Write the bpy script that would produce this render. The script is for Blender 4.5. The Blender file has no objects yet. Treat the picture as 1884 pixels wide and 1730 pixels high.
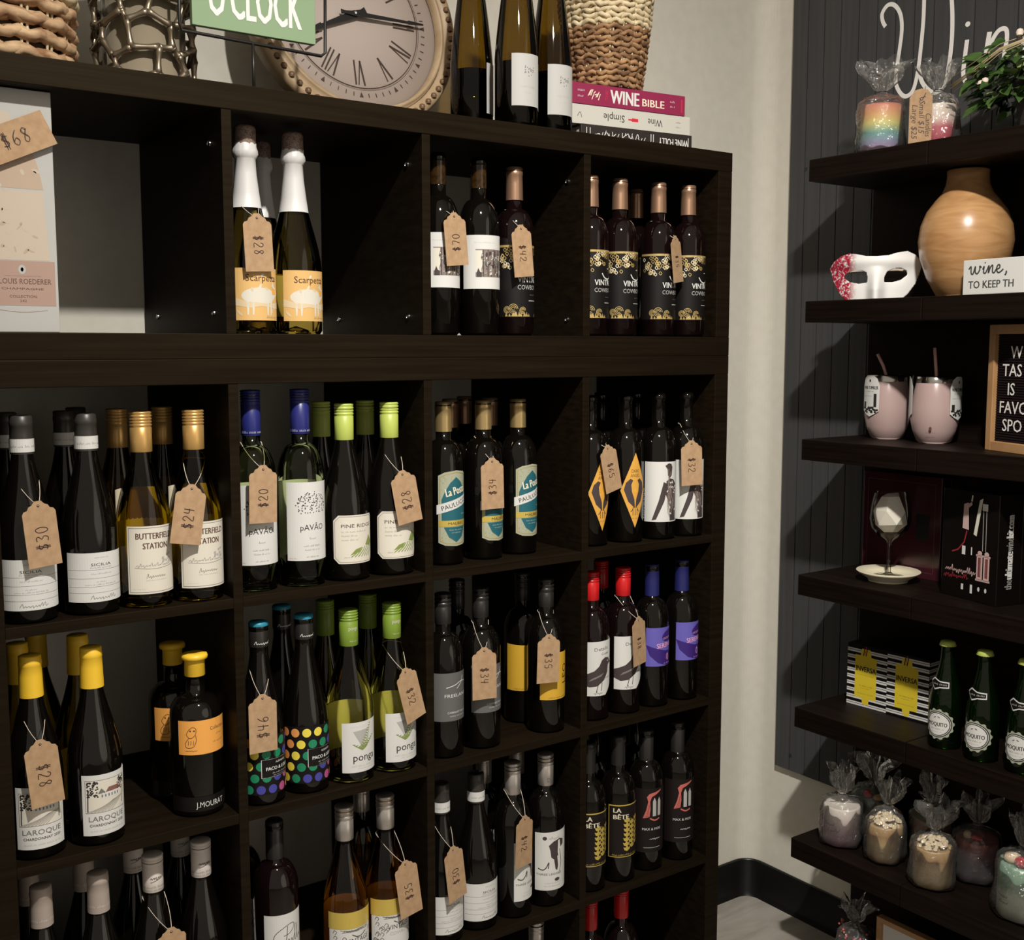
import bpy, math, random
from mathutils import Vector, Matrix
from mathutils.geometry import tessellate_polygon
PI = math.pi; S = 0.01            # builders work in centimetres
random.seed(7)
scene = bpy.context.scene
COL = scene.collection

def lin(h):
    if not isinstance(h, str): return tuple(h) if len(h) == 4 else (*h, 1)
    c = [int(h[i:i+2], 16)/255 for i in (0, 2, 4)]
    return tuple((x/12.92 if x <= .04045 else ((x+.055)/1.055)**2.4) for x in c) + (1,)

# ------------------------------------------------------------------ camera, light, exposure
cam = bpy.data.cameras.new('camera'); cam_o = bpy.data.objects.new('camera', cam); COL.objects.link(cam_o)
cam.sensor_width = 36; cam.sensor_fit = 'HORIZONTAL'; cam.lens = 36*2118.65/1884; cam.clip_start = .02
cam_o.location = (-.307, -1.691, 1.4836)
cam_o.rotation_euler = (PI/2 - 0.1067, 0, -0.6236)
scene.camera = cam_o
world = bpy.data.worlds.new('world'); scene.world = world; world.use_nodes = True
bg = world.node_tree.nodes['Background']
def room_glow():                       # the rest of the shop: a softly lit room behind the camera with one brighter opening
    n, l = world.node_tree.nodes, world.node_tree.links
    t = n.new('ShaderNodeTexCoord')
    def lobe(d, lo, hi, k):
        v = n.new('ShaderNodeVectorMath'); v.operation = 'DOT_PRODUCT'; v.inputs[1].default_value = Vector(d).normalized(); l.new(t.outputs['Generated'], v.inputs[0])
        m = n.new('ShaderNodeMapRange'); m.interpolation_type = 'SMOOTHSTEP'; m.inputs[1].default_value = lo; m.inputs[2].default_value = hi; m.inputs[4].default_value = k
        l.new(v.outputs['Value'], m.inputs[0]); return m.outputs[0]
    a1 = n.new('ShaderNodeMath'); a1.operation = 'ADD'; a2 = n.new('ShaderNodeMath'); a2.operation = 'ADD'; a2.inputs[1].default_value = .02
    l.new(lobe((-.55, -.82, .12), -.15, .75, .33), a1.inputs[0]); l.new(lobe((.42, -.9, .12), .93, .965, .9), a1.inputs[1]); l.new(a1.outputs[0], a2.inputs[0]); l.new(a2.outputs[0], bg.inputs[1])
bg.inputs[0].default_value = (1, .89, .75, 1); room_glow()
def lamp(name, kind, loc, power, color, aim=None, size=.05, cone=120, blend=.6):
    l = bpy.data.lights.new(name, kind); o = bpy.data.objects.new(name, l); COL.objects.link(o)
    o.location = [c*S for c in loc]; l.energy = power; l.color = color
    if kind in ('SPOT', 'POINT'): l.shadow_soft_size = size
    if kind == 'SPOT': l.spot_size = math.radians(cone); l.spot_blend = blend
    if kind == 'AREA': l.shape = 'RECTANGLE'; l.size, l.size_y = size
    if aim: o.rotation_euler = (Vector(aim) - Vector(loc)).to_track_quat('-Z', 'Y').to_euler()
    return o
lamp('ceiling_key_or_added_spot', 'SPOT', (34, -140, 292), 226, (1, .955, .88), aim=(90, -9, 16), size=.032, cone=106, blend=1)
lamp('ceiling_key_or_added_spot', 'SPOT', (30, -138, 292), 105, (1, .955, .88), aim=(104, 2, 8), size=.032, cone=54, blend=1)  # added unseen head, brightens the bottom rows and the floor
lamp('ceiling_key_or_added_spot', 'SPOT', (40, -144, 292), 105, (1, .95, .87), aim=(198, -12, 192), size=.032, cone=74, blend=1)  # another added head, lifts the upper right wall and its shelves
scene.view_settings.view_transform = 'Standard'; scene.view_settings.look = 'None'
scene.view_settings.exposure = 0; scene.view_settings.gamma = 1

# ------------------------------------------------------------------ materials
MATS = {}
def mat(name, col, rough=.5, metal=0, spec=.5, **k):
    if name in MATS: return MATS[name]
    m = bpy.data.materials.new(name); m.use_nodes = True; MATS[name] = m
    b = m.node_tree.nodes['Principled BSDF']
    b.inputs['Base Color'].default_value = lin(col); b.inputs['Roughness'].default_value = rough
    b.inputs['Metallic'].default_value = metal; b.inputs['Specular IOR Level'].default_value = spec
    for kk, v in k.items(): b.inputs[kk.replace('_', ' ')].default_value = v
    return m
def noisy(m, c1, c2, scale=(1, 1, 1), nscale=5, detail=6, bump=0, lo=.35, hi=.65, dist=0):
    n, l = m.node_tree.nodes, m.node_tree.links; b = n['Principled BSDF']
    t = n.new('ShaderNodeTexCoord'); mp = n.new('ShaderNodeMapping'); mp.inputs['Scale'].default_value = scale
    nz = n.new('ShaderNodeTexNoise'); nz.inputs['Scale'].default_value = nscale; nz.inputs['Detail'].default_value = detail; nz.inputs['Distortion'].default_value = dist
    r = n.new('ShaderNodeValToRGB'); r.color_ramp.elements[0].color = lin(c1); r.color_ramp.elements[1].color = lin(c2)
    r.color_ramp.elements[0].position = lo; r.color_ramp.elements[1].position = hi
    l.new(t.outputs['Object'], mp.inputs[0]); l.new(mp.outputs[0], nz.inputs['Vector']); l.new(nz.outputs['Fac'], r.inputs[0]); l.new(r.outputs[0], b.inputs['Base Color'])
    if bump:
        bp = n.new('ShaderNodeBump'); bp.inputs['Strength'].default_value = bump; bp.inputs['Distance'].default_value = .002
        l.new(nz.outputs['Fac'], bp.inputs['Height']); l.new(bp.outputs[0], b.inputs['Normal'])
    return m
def zramp(m, z0, z1, stops):
    n, l = m.node_tree.nodes, m.node_tree.links; b = n['Principled BSDF']
    t = n.new('ShaderNodeTexCoord'); s = n.new('ShaderNodeSeparateXYZ'); mr = n.new('ShaderNodeMapRange')
    nz = n.new('ShaderNodeTexNoise'); nz.inputs['Scale'].default_value = 60; ad = n.new('ShaderNodeMath'); ad.operation = 'MULTIPLY_ADD'; ad.inputs[1].default_value = .006
    mr.inputs[1].default_value = z0*S; mr.inputs[2].default_value = z1*S
    r = n.new('ShaderNodeValToRGB'); e = r.color_ramp.elements
    while len(e) < len(stops): e.new(.5)
    for i, (p, c) in enumerate(stops): e[i].position = p; e[i].color = lin(c)
    l.new(t.outputs['Object'], s.inputs[0]); l.new(t.outputs['Object'], nz.inputs['Vector']); l.new(nz.outputs['Fac'], ad.inputs[0]); l.new(s.outputs[2], ad.inputs[2])
    l.new(ad.outputs[0], mr.inputs[0]); l.new(mr.outputs[0], r.inputs[0]); l.new(r.outputs[0], b.inputs['Base Color'])
    return m
def glassy(name, tint, rough=.03, ior=1.5, body=None, bodyfac=0, extra=0, bump=0):
    if name in MATS: return MATS[name]
    m = bpy.data.materials.new(name); m.use_nodes = True; MATS[name] = m
    n, l = m.node_tree.nodes, m.node_tree.links; n.remove(n['Principled BSDF'])
    tr = n.new('ShaderNodeBsdfTransparent'); tr.inputs[0].default_value = lin(tint)
    gl = n.new('ShaderNodeBsdfGlossy'); gl.inputs['Roughness'].default_value = rough
    fr = n.new('ShaderNodeFresnel'); fr.inputs[0].default_value = ior; mx = n.new('ShaderNodeMixShader')
    last = tr.outputs[0]; fac = fr.outputs[0]
    if bodyfac:
        d = n.new('ShaderNodeBsdfDiffuse'); d.inputs[0].default_value = lin(body); m2 = n.new('ShaderNodeMixShader'); m2.inputs[0].default_value = bodyfac
        l.new(tr.outputs[0], m2.inputs[1]); l.new(d.outputs[0], m2.inputs[2]); last = m2.outputs[0]
    if extra:
        a = n.new('ShaderNodeMath'); a.operation = 'ADD'; a.inputs[1].default_value = extra; a.use_clamp = True; l.new(fr.outputs[0], a.inputs[0]); fac = a.outputs[0]
    if bump:
        t = n.new('ShaderNodeTexCoord'); nz = n.new('ShaderNodeTexNoise'); nz.inputs['Scale'].default_value = 30; nz.inputs['Detail'].default_value = 3; nz.inputs['Distortion'].default_value = 2.5
        bp = n.new('ShaderNodeBump'); bp.inputs['Strength'].default_value = bump; bp.inputs['Distance'].default_value = .01
        l.new(t.outputs['Object'], nz.inputs['Vector']); l.new(nz.outputs['Fac'], bp.inputs['Height']); l.new(bp.outputs[0], gl.inputs['Normal'])
    l.new(fac, mx.inputs[0]); l.new(last, mx.inputs[1]); l.new(gl.outputs[0], mx.inputs[2]); l.new(mx.outputs[0], n['Material Output'].inputs['Surface'])
    return m
M = lambda k: MATS[k]
def tint(k, c): MATS[k].node_tree.nodes['Principled BSDF'].inputs['Specular Tint'].default_value = (*c, 1)
blackwood = noisy(mat('black_brown_wood', '1d1611', .55, spec=.14), (.0048, .0030, .0016, 1), (.0095, .0062, .0034, 1), (1.2, 12, 40), 3, 8, .12)
noisy(mat('shelf_wood', '1a1210', .5, spec=.14), (.0042, .0025, .0019, 1), (.0082, .0048, .0036, 1), (12, 1.2, 40), 3, 8, .12)
noisy(mat('wall_paint', 'b8b0a4', .85, spec=.2), (.63, .60, .525, 1), (.66, .63, .555, 1), nscale=40, bump=.05)
noisy(mat('floor_vinyl', 'a09a90', .45), (.27, .245, .21, 1), (.37, .34, .30, 1), (1, 3, 1), 6, 8, lo=.3, hi=.7, dist=1.2)
tint('black_brown_wood', (1, .78, .5)); tint('shelf_wood', (1, .78, .62))
mat('baseboard_rubber', '0e0e0d', .35)
noisy(mat('plank_paint', '34373a', .6, spec=.35), (.043, .044, .046, 1), (.056, .055, .056, 1), (20, 40, 1.2), 2, 6, .06)
mat('groove', (.008, .008, .008), .9); mat('nail_dark', (.01, .01, .01), .5)
mat('white_paint', (.82, .79, .76), .6); mat('paper_white', (.63, .625, .60), .6, spec=.3); mat('paper_warm', (.66, .62, .535), .6, spec=.3)
mat('paper_dimmed', (.44, .435, .415), .6, spec=.3); mat('ink', (.015, .012, .012), .6); mat('ink_grey', (.16, .15, .14), .6); mat('ink_lgrey', (.40, .39, .37), .6); mat('ink_brown', (.09, .035, .02), .6)  # first entry: white paper darkened in colour to offset strong light near the spots
noisy(mat('kraft', 'b98d63', .8, spec=.15), (.37, .235, .135, 1), (.43, .285, .165, 1), nscale=90, bump=.1)
mat('marker', (.035, .012, .010), .5); mat('twine', (.55, .47, .38), .9)
mat('dark_glass', (.0030, .0024, .0018), .05, spec=.5)
mat('red_glass', (.0050, .0022, .0022), .05, spec=.5)
mat('gold_cap', (.60, .36, .12), .33, .55); mat('gold_leaf', (.72, .54, .12), .35, .45); mat('bronze_cap', (.42, .25, .16), .32, .7); mat('champagne_gold', (.55, .40, .18), .3, .75)
mat('grey_cap', (.034, .030, .026), .4); mat('black_cap', (.016, .014, .013), .35); mat('blue_cap', (.018, .022, .15), .35); mat('navy_cap', (.012, .014, .10), .45)
mat('lime_cap', (.42, .50, .10), .4); mat('leaf_cap', (.17, .26, .03), .4); mat('yellow_cap', (.80, .50, .03), .45); mat('red_cap', (.50, .010, .012), .28)
mat('silver_cap', (.48, .44, .40), .3, .75); mat('stone_cap', (.36, .30, .26), .45); mat('print_cap', (.62, .56, .51), .5); mat('cork_foil', (.23, .16, .13), .45); mat('white_foil', (.62, .61, .60), .42)
mat('cork', (.28, .15, .06), .8); mat('teal_top', (.02, .22, .32), .4)
mat('teal', (.012, .11, .14), .55); mat('gold_ink', (.50, .36, .13), .45, .4); mat('sage', (.35, .37, .27), .6); mat('cream', (.75, .68, .52), .6)
mat('amber_label', (.66, .34, .055), .55); mat('orange_label', (.80, .36, .075), .55); mat('grey_label', (.115, .112, .11), .5); mat('black_label', (.006, .0048, .0048), .5, spec=.25); mat('wine_label', (.010, .0065, .0062), .5, spec=.25)
mat('mustard_label', (.62, .36, .03), .55); mat('violet', (.12, .10, .42), .5); mat('deep_violet', (.035, .012, .16), .5); mat('pink_ink', (.75, .35, .55), .6)
mat('peach', (.68, .42, .15), .6); mat('pale_peach', (.66, .52, .33), .6); mat('orange_ink', (.85, .38, .04), .6); mat('crow', (.05, .035, .035), .6)
mat('dot_yellow', (.75, .62, .07), .5); mat('dot_orange', (.75, .30, .08), .5); mat('dot_green', (.01, .21, .10), .5); mat('dot_blue', (.05, .05, .30), .5); mat('dot_pink', (.42, .08, .22), .5)
mat('russet', (.22, .10, .08), .6); mat('coral', (.50, .12, .10), .6); mat('green_ink', (.20, .26, .06), .6); mat('red_ink', (.55, .02, .04), .5); mat('photo_mid', (.22, .17, .15), .6); mat('pink_band', (.55, .36, .28), .6); mat('blush', (.75, .60, .45), .6)
glassy('olive_glass', (.42, .31, .08)); glassy('sparkling_glass', (.66, .57, .25)); glassy('olive_dark_glass', (.56, .45, .07)); glassy('clear_green_glass', (.74, .80, .56)); glassy('straw_glass', (.82, .81, .34)); glassy('amber_glass', (.80, .50, .15)); glassy('bottle_green_glass', (.10, .34, .04), body=(.02, .09, .006), bodyfac=.04); glassy('clear_glass', (.97, .97, .95), ior=1.22, extra=.03)
glassy('red_wine', (.03, .012, .006)); glassy('cork_glass', (.5, .4, .2))
glassy('cellophane', (.95, .95, .94), .10, 1.3, (.85, .83, .80), .05, .07, bump=1)

# ------------------------------------------------------------------ mesh building
class MB:
    def __init__(s): s.v = []; s.f = []; s.m = []; s.sm = []
    def vert(s, p): s.v.append(tuple(p)); return len(s.v)-1
    def face(s, idx, m=0, smooth=False): s.f.append(tuple(idx)); s.m.append(m); s.sm.append(smooth)
    def box(s, x0, x1, y0, y1, z0, z1, m=0):
        i = [s.vert(p) for p in ((x0,y0,z0),(x1,y0,z0),(x1,y1,z0),(x0,y1,z0),(x0,y0,z1),(x1,y0,z1),(x1,y1,z1),(x0,y1,z1))]
        for q in ((3,2,1,0),(4,5,6,7),(0,1,5,4),(1,2,6,5),(2,3,7,6),(3,0,4,7)): s.face([i[k] for k in q], m)
        return s
    def lathe(s, prof, seg=32, m=0, smooth=True, c=(0, 0, 0), warp=None):
        rings = []
        for r, z in prof:
            if r < 1e-6: rings.append([s.vert((c[0], c[1], c[2]+z))])
            else:
                ring = []
                for k in range(seg):
                    a = 2*PI*k/seg; p = (r*math.cos(a), r*math.sin(a), z)
                    if warp: p = warp(a, r, z)
                    ring.append(s.vert((c[0]+p[0], c[1]+p[1], c[2]+p[2])))
                rings.append(ring)
        for a, b in zip(rings, rings[1:]):
            if len(a) == 1 and len(b) == 1: continue
            for k in range(seg):
                k2 = (k+1) % seg
                if len(a) == 1: s.face((a[0], b[k], b[k2]), m, smooth)
                elif len(b) == 1: s.face((a[k], a[k2], b[0]), m, smooth)
                else: s.face((a[k], a[k2], b[k2], b[k]), m, smooth)
        return s
    def tube(s, pts, r, seg=8, m=0, closed=False, flat=1):
        pts = [Vector(p) for p in pts]; n = len(pts); rings = []; up = None
        for i, p in enumerate(pts):
            t = (pts[(i+1) % n]-pts[i-1]) if closed else (pts[min(i+1, n-1)]-pts[max(i-1, 0)])
            t.normalize()
            if up is None:
                up = Vector((0, 0, 1)) if abs(t.z) < .9 else Vector((1, 0, 0))
            u = up - t*up.dot(t); u.normalize(); w = t.cross(u); up = u
            rr = r[i] if isinstance(r, (list, tuple)) else r
            rings.append([s.vert(p + u*math.cos(2*PI*k/seg)*rr + w*math.sin(2*PI*k/seg)*rr*flat) for k in range(seg)])
        for i in range(n if closed else n-1):
            a, b = rings[i], rings[(i+1) % n]
            for k in range(seg): s.face((a[k], a[(k+1) % seg], b[(k+1) % seg], b[k]), m, True)
        if not closed: s.face(rings[0][::-1], m); s.face(rings[-1], m)
        return s
    def ball(s, c, r, m=0, seg=10, sz=1):
        k = seg//2
        return s.lathe([(r*math.sin(PI*i/k) if 0 < i < k else 0, -r*sz*math.cos(PI*i/k)) for i in range(k+1)], seg, m, True, c)
    def mesh(s, name, mats):
        me = bpy.data.meshes.new(name)
        me.from_pydata([(x*S, y*S, z*S) for x, y, z in s.v], [], s.f)
        for mm in mats: me.materials.append(mm)
        me.polygons.foreach_set('material_index', s.m); me.polygons.foreach_set('use_smooth', s.sm); me.update()
        return me
    def build(s, name, mats, parent=None, loc=None, bevel=0, rz=0):
        return put(name, s.mesh(name, mats if isinstance(mats, (list, tuple)) else [mats]), parent, loc, bevel, rz)

def put(name, me, parent=None, loc=None, bevel=0, rz=0):
    o = bpy.data.objects.new(name, me); COL.objects.link(o)
    if parent: o.parent = parent
    if loc: o.location = [c*S for c in loc]
    if rz: o.rotation_euler.z = math.radians(rz)
    if bevel:
        b = o.modifiers.new('bevel', 'BEVEL'); b.width = bevel*S; b.segments = 2; b.limit_method = 'ANGLE'; b.angle_limit = .7
    return o
def tag(o, label, cat, group=None):
    o['label'] = label; o['category'] = cat
    if group: o['group'] = group
    return o
def thing(name, label, cat, loc=(0, 0, 0), rz=0, group=None):
    o = bpy.data.objects.new(name, None); COL.objects.link(o); o.empty_display_size = .02
    o.location = [c*S for c in loc]; o.rotation_euler.z = math.radians(rz)
    return tag(o, label, cat, group)
def struct(o): o['kind'] = 'structure'; return o

# ------------------------------------------------------------------ ink: flat figures laid on a plane or bent round a bottle
TXT = {}
def text_tris(t):
    if t not in TXT:
        c = bpy.data.curves.new('lettering', 'FONT'); c.body = t; c.resolution_u = 2; c.align_x = 'LEFT'
        o = bpy.data.objects.new('lettering', c); me = o.to_mesh(); me.calc_loop_triangles()
        vs = [(v.co.x, v.co.y) for v in me.vertices]
        tr = [tuple(vs[i] for i in lt.vertices) for lt in me.loop_triangles]
        xs = [p[0] for q in tr for p in q] or [0]
        TXT[t] = ([tuple((x-min(xs), y) for x, y in q) for q in tr], max(xs)-min(xs))
        o.to_mesh_clear(); bpy.data.objects.remove(o); bpy.data.curves.remove(c)
    return TXT[t]
DIG = {'0': [[(.5,1),(.15,.8),(.1,.4),(.3,0),(.65,.05),(.85,.5),(.7,.9),(.5,1)]], '1': [[(.4,1),(.45,0)]], '2': [[(.1,.75),(.3,1),(.7,.95),(.75,.65),(.1,.05),(.9,0)]],
 '3': [[(.1,.95),(.6,1),(.75,.8),(.4,.55),(.8,.35),(.6,.02),(.1,.05)]], '4': [[(.2,1),(.15,.5),(.85,.5)],[(.75,1),(.6,0)]], '5': [[(.85,1),(.25,.97),(.2,.55),(.65,.55),(.8,.25),(.55,0),(.1,.05)]],
 '6': [[(.75,1),(.3,.65),(.15,.2),(.5,0),(.8,.25),(.55,.5),(.2,.3)]], '7': [[(.1,1),(.85,.95),(.4,0)]], '8': [[(.75,.85),(.4,1),(.2,.75),(.75,.3),(.5,0),(.2,.2),(.75,.85)]],
 '$': [[(.85,.8),(.4,.85),(.2,.65),(.75,.4),(.6,.15),(.1,.2)],[(.4,1.1),(.35,-.1)],[(.62,1.1),(.57,-.1)]]}
class Ink(MB):
    def __init__(s, R=None, back=False): super().__init__(); s.du = 0; s.R = R; s.lift = .03; s.back = back; s.clip = None
    def pt(s, u, v, l):
        if s.R is None: return (u, -l, v)
        a = (u+s.du)/s.R + (PI if s.back else 0); r = s.R+l
        return (r*math.sin(a), -r*math.cos(a), v)
    def tri(s, a, b, c, m, l, d=0):
        if s.clip:
            q = (a[0]+b[0]+c[0])/3, (a[1]+b[1]+c[1])/3
            if not (s.clip[0] <= q[0] <= s.clip[1] and s.clip[2] <= q[1] <= s.clip[3]): return
        us = (a[0], b[0], c[0])
        if s.R and max(us)-min(us) > .36 and d < 8:
            e = max(((abs(p[0]-q[0]), i) for i, (p, q) in enumerate(((a, b), (b, c), (c, a)))))[1]
            if e == 1: a, b, c = b, c, a
            elif e == 2: a, b, c = c, a, b
            h = ((a[0]+b[0])/2, (a[1]+b[1])/2); s.tri(a, h, c, m, l, d+1); s.tri(h, b, c, m, l, d+1); return
        i = [s.vert(s.pt(p[0], p[1], l)) for p in (a, b, c)]
        ar = (b[0]-a[0])*(c[1]-a[1])-(b[1]-a[1])*(c[0]-a[0])
        s.face(i if ar > 0 else i[::-1], m)
    def up(s): s.lift += .012
    def rect(s, u0, u1, v0, v1, m, l=None):
        l = s.lift if l is None else l; n = max(1, int((u1-u0)/.36)) if s.R else 1
        for k in range(n):
            a, b = u0+(u1-u0)*k/n, u0+(u1-u0)*(k+1)/n
            i = [s.vert(s.pt(x, y, l)) for x, y in ((a, v0), (b, v0), (b, v1), (a, v1))]; s.face(i, m, bool(s.R))
        return s
    def frame(s, u0, u1, v0, v1, w, m):
        s.rect(u0, u1, v0, v0+w, m); s.rect(u0, u1, v1-w, v1, m); s.rect(u0, u0+w, v0, v1, m); s.rect(u1-w, u1, v0, v1, m)
    def poly(s, pts, m, l=None):
        l = s.lift if l is None else l
        for t in tessellate_polygon([[Vector((x, y, 0)) for x, y in pts]]): s.tri(*[pts[i] for i in t], m, l)
        return s
    def ell(s, u, v, a, b, m, n=20, rot=0):
        c, d = math.cos(rot), math.sin(rot)
        return s.poly([(u+a*math.cos(2*PI*k/n)*c-b*math.sin(2*PI*k/n)*d, v+a*math.cos(2*PI*k/n)*d+b*math.sin(2*PI*k/n)*c) for k in range(n)], m)
    def line(s, pts, w, m):
        n = len(pts); L = []; Rr = []
        for i in range(n):
            a, b = pts[max(i-1, 0)], pts[min(i+1, n-1)]
            dx, dy = b[0]-a[0], b[1]-a[1]; q = math.hypot(dx, dy) or 1
            ww = (w[i] if isinstance(w, list) else w)/2
            L.append((pts[i][0]-dy/q*ww, pts[i][1]+dx/q*ww)); Rr.append((pts[i][0]+dy/q*ww, pts[i][1]-dx/q*ww))
        for i in range(n-1): s.tri(L[i], Rr[i], Rr[i+1], m, s.lift); s.tri(L[i], Rr[i+1], L[i+1], m, s.lift)
        return s
    def curve(s, pts, w, m, n=5):
        out = []
        P = [pts[0]]+list(pts)+[pts[-1]]
        for i in range(1, len(P)-2):
            for k in range(n):
                t = k/n; p0, p1, p2, p3 = P[i-1], P[i], P[i+1], P[i+2]
                out.append(tuple(.5*(2*p1[j]+(p2[j]-p0[j])*t+(2*p0[j]-5*p1[j]+4*p2[j]-p3[j])*t*t+(3*p1[j]-p0[j]-3*p2[j]+p3[j])*t**3) for j in (0, 1)))
        out.append(pts[-1]); return s.line(out, w, m)
    def text(s, t, u, v, h, m, w=None, al='C', rot=0, shear=0, sx=1, bold=0):
        tr, tw = text_tris(t); k = h/.73
        kx = (w/tw) if w else k*sx
        W = tw*kx; o = {'C': -W/2, 'L': 0, 'R': -W}[al]; c, d = math.cos(rot), math.sin(rot)
        for dx in ((0, bold) if bold else (0,)):
            for q in tr:
                s.tri(*[((lambda X, Y: (u+X*c-Y*d, v+X*d+Y*c))(x*kx+o+shear*y*k+dx, y*k)) for x, y in q], m, s.lift+(.001 if dx else 0))
        return s
    def micro(s, u0, u1, v, h, m, seed=0, al='C'):
        r = random.Random(seed*31+int(v*100)); x = u0
        while x < u1:
            n = r.randint(3, 8)
            for k in range(n):
                if x > u1: break
                hh = h*(1 if r.random() < .25 else .7)
                s.tri((x, v), (x+h*.28, v), (x+h*.28, v+hh), m, s.lift)
                if r.random() < .6: s.tri((x, v+hh), (x+h*.45, v+hh), (x+h*.45, v+hh*.72), m, s.lift)
                x += h*.62
            x += h*.6
        return s
    def hand(s, t, u, v, h, m, rot=0, w=.1, sp=.72):
        c, d = math.cos(rot), math.sin(rot); x0 = -len(t)*h*sp/2
        for i, ch in enumerate(t):
            for st in DIG.get(ch, []):
                s.curve([((lambda X, Y: (u+X*c-Y*d, v+X*d+Y*c))(x0+(i*sp+p[0]*sp*.82)*h, (p[1]-.5)*h)) for p in st], w, m, 3)
        return s
    def scrib(s, u, v, w, h, m, seed=0, t=.06, n=9):
        r = random.Random(seed); pts = []
        for k in range(n*2):
            tall = h*(1 if r.random() < .25 else r.uniform(.32, .5))
            pts.append((u+w*k/(n*2-1)+(.22*w/n if k % 2 else -.12*w/n)+r.uniform(-.08, .08)*w/n, v+(tall if k % 2 else h*(r.uniform(-.35, -.2) if r.random() < .15 else r.uniform(-.03, .06)))))
        return s.curve(pts, t, m, 4)

# ------------------------------------------------------------------ the room
Z_TOP, Z_MID, Z_U, Z1, Z2, Z3, Z4 = 187.7, 146.5, 150.35, 109.15, 74.05, 38.95, 3.85
WY, WX = 38.3, 198.0
f = MB().box(-260, 202, -330, 42, -4, 0); struct(f.build('floor', M('floor_vinyl')))
# left wall with its rounded corner
w = MB(); R = 5
pts = [(-260, WY)] + [(WX-R+R*math.sin(a), WY-R+R*math.cos(a)) for a in [i*PI/2/10 for i in range(11)]]
for (x0, y0), (x1, y1) in zip(pts, pts[1:]):
    w.face([w.vert(p) for p in ((x1, y1, 0), (x0, y0, 0), (x0, y0, 300), (x1, y1, 300))], 0, True)
w.face([w.vert(p) for p in ((-260, WY+6, 0), (WX+6, WY+6, 0), (WX+6, WY+6, 300), (-260, WY+6, 300))])
struct(w.build('wall_left', M('wall_paint')))
struct(MB().box(WX, WX+6, -230, WY-R, 0, 300).build('wall_right', M('wall_paint')))
b = MB(); prev = None
bp = [(-260, WY)] + [(WX-R+R*math.sin(a), WY-R+R*math.cos(a)) for a in [i*PI/2/10 for i in range(11)]] + [(WX, -230)]
nr = [(0, -1)] + [(-math.sin(a), -math.cos(a)) for a in [i*PI/2/10 for i in range(11)]] + [(-1, 0)]
rows = []
for (x, y), (nx, ny) in zip(bp, nr):
    rows.append([b.vert((x+nx*t, y+ny*t, z)) for t, z in ((0, 10.2), (.35, 10.2), (.5, 9.8), (.5, 1.4), (1.3, 0))])
for a, c in zip(rows, rows[1:]):
    for k in range(4): b.face((a[k], c[k], c[k+1], a[k+1]), 0, True)
struct(b.build('baseboard_left', M('baseboard_rubber')))

# ------------------------------------------------------------------ the cube shelving along the left wall
T, t_, CELL, LEN, DEP = 3.85, 1.6, 33.5, 146.5, 38.0
DX = [T+CELL, T+2*CELL+t_, T+3*CELL+2*t_]
def cube_unit(name, label, z0, rows, h):
    o = thing(name, label, 'bookcase', (0, 0, z0)); wood = M('black_brown_wood'); H = h
    MB().box(0, LEN, 0, DEP, H-T, H).build('top_panel', wood, o, bevel=.12)
    MB().box(0, LEN, 0, DEP, 0, T).build('bottom_panel', wood, o, bevel=.12)
    MB().box(0, T, 0.05, DEP, T, H-T).build('side_panel', wood, o, bevel=.1)
    MB().box(LEN-T, LEN, 0.05, DEP, T, H-T).build('side_panel', wood, o, bevel=.1)
    bolt = MB().lathe([(0, -.25), (.42, -.25), (.5, -.12), (.5, 0)], 12).mesh('cam_bolt', [mat('chrome', (.6, .6, .6), .2, 1)])
    for x in DX:
        d = MB().box(x, x+t_, .12, DEP, T, H-T).build('divider', wood, o, bevel=.07)
        if rows == 1:
            for yy, zz in ((5, T+3.2), (5, H-T-4.5), (31, T+3.2)):
                q = put('cam_bolt', bolt, d, (x, yy, zz)); q.rotation_euler.y = PI/2
    for r in range(1, rows):
        z = T+r*CELL+(r-1)*t_
        for x0, x1 in zip([T]+[x+t_ for x in DX], DX+[LEN-T]):
            MB().box(x0, x1, .12, DEP, z, z+t_).build('shelf', wood, o, bevel=.07)
    return o
cube_unit('cube_bookcase', 'black-brown four by four cube bookcase standing on the floor', 0, 4, LEN)
cube_unit('cube_shelf', 'black-brown single row cube shelf lying on top of the tall bookcase', Z_MID, 1, 41.2)

# ------------------------------------------------------------------ plank panel, back board and shelves on the right wall
o = thing('plank_panel', 'dark grey vertical plank panel fixed on the right wall behind the shelves', 'wall panel', (196.5, 0, 0))
p = MB(); ys = [28.4, 23.6, 18.7, 13.8, 8.7, 3.6]
while ys[-1] > -130: ys.append(ys[-1]-4.95)
for a, c in zip(ys, ys[1:]): p.box(0, 1.4, c+.13, a-.13, 39, 262, 0)
p.box(.5, 1.4, ys[-1], ys[0]-.1, 39.1, 261.9, 1)
for y, z in ((23.3, 191.7), (23.3, 43.0)): p.box(-.06, .2, y-.4, y+.4, z-.4, z+.4, 2)
p.build('planks', [M('plank_paint'), M('groove'), M('nail_dark')], o)
def script_letter(*strokes, dot=None):
    k = Ink(); k.lift = .06
    for pts, w in strokes: k.curve([(-y, z) for y, z in pts], w, 0, 6); k.lift += .01
    if dot: k.ell(*dot, .6, .55, 0)
    k.build('script_letter', M('white_paint'), o, rz=-90)
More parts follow.
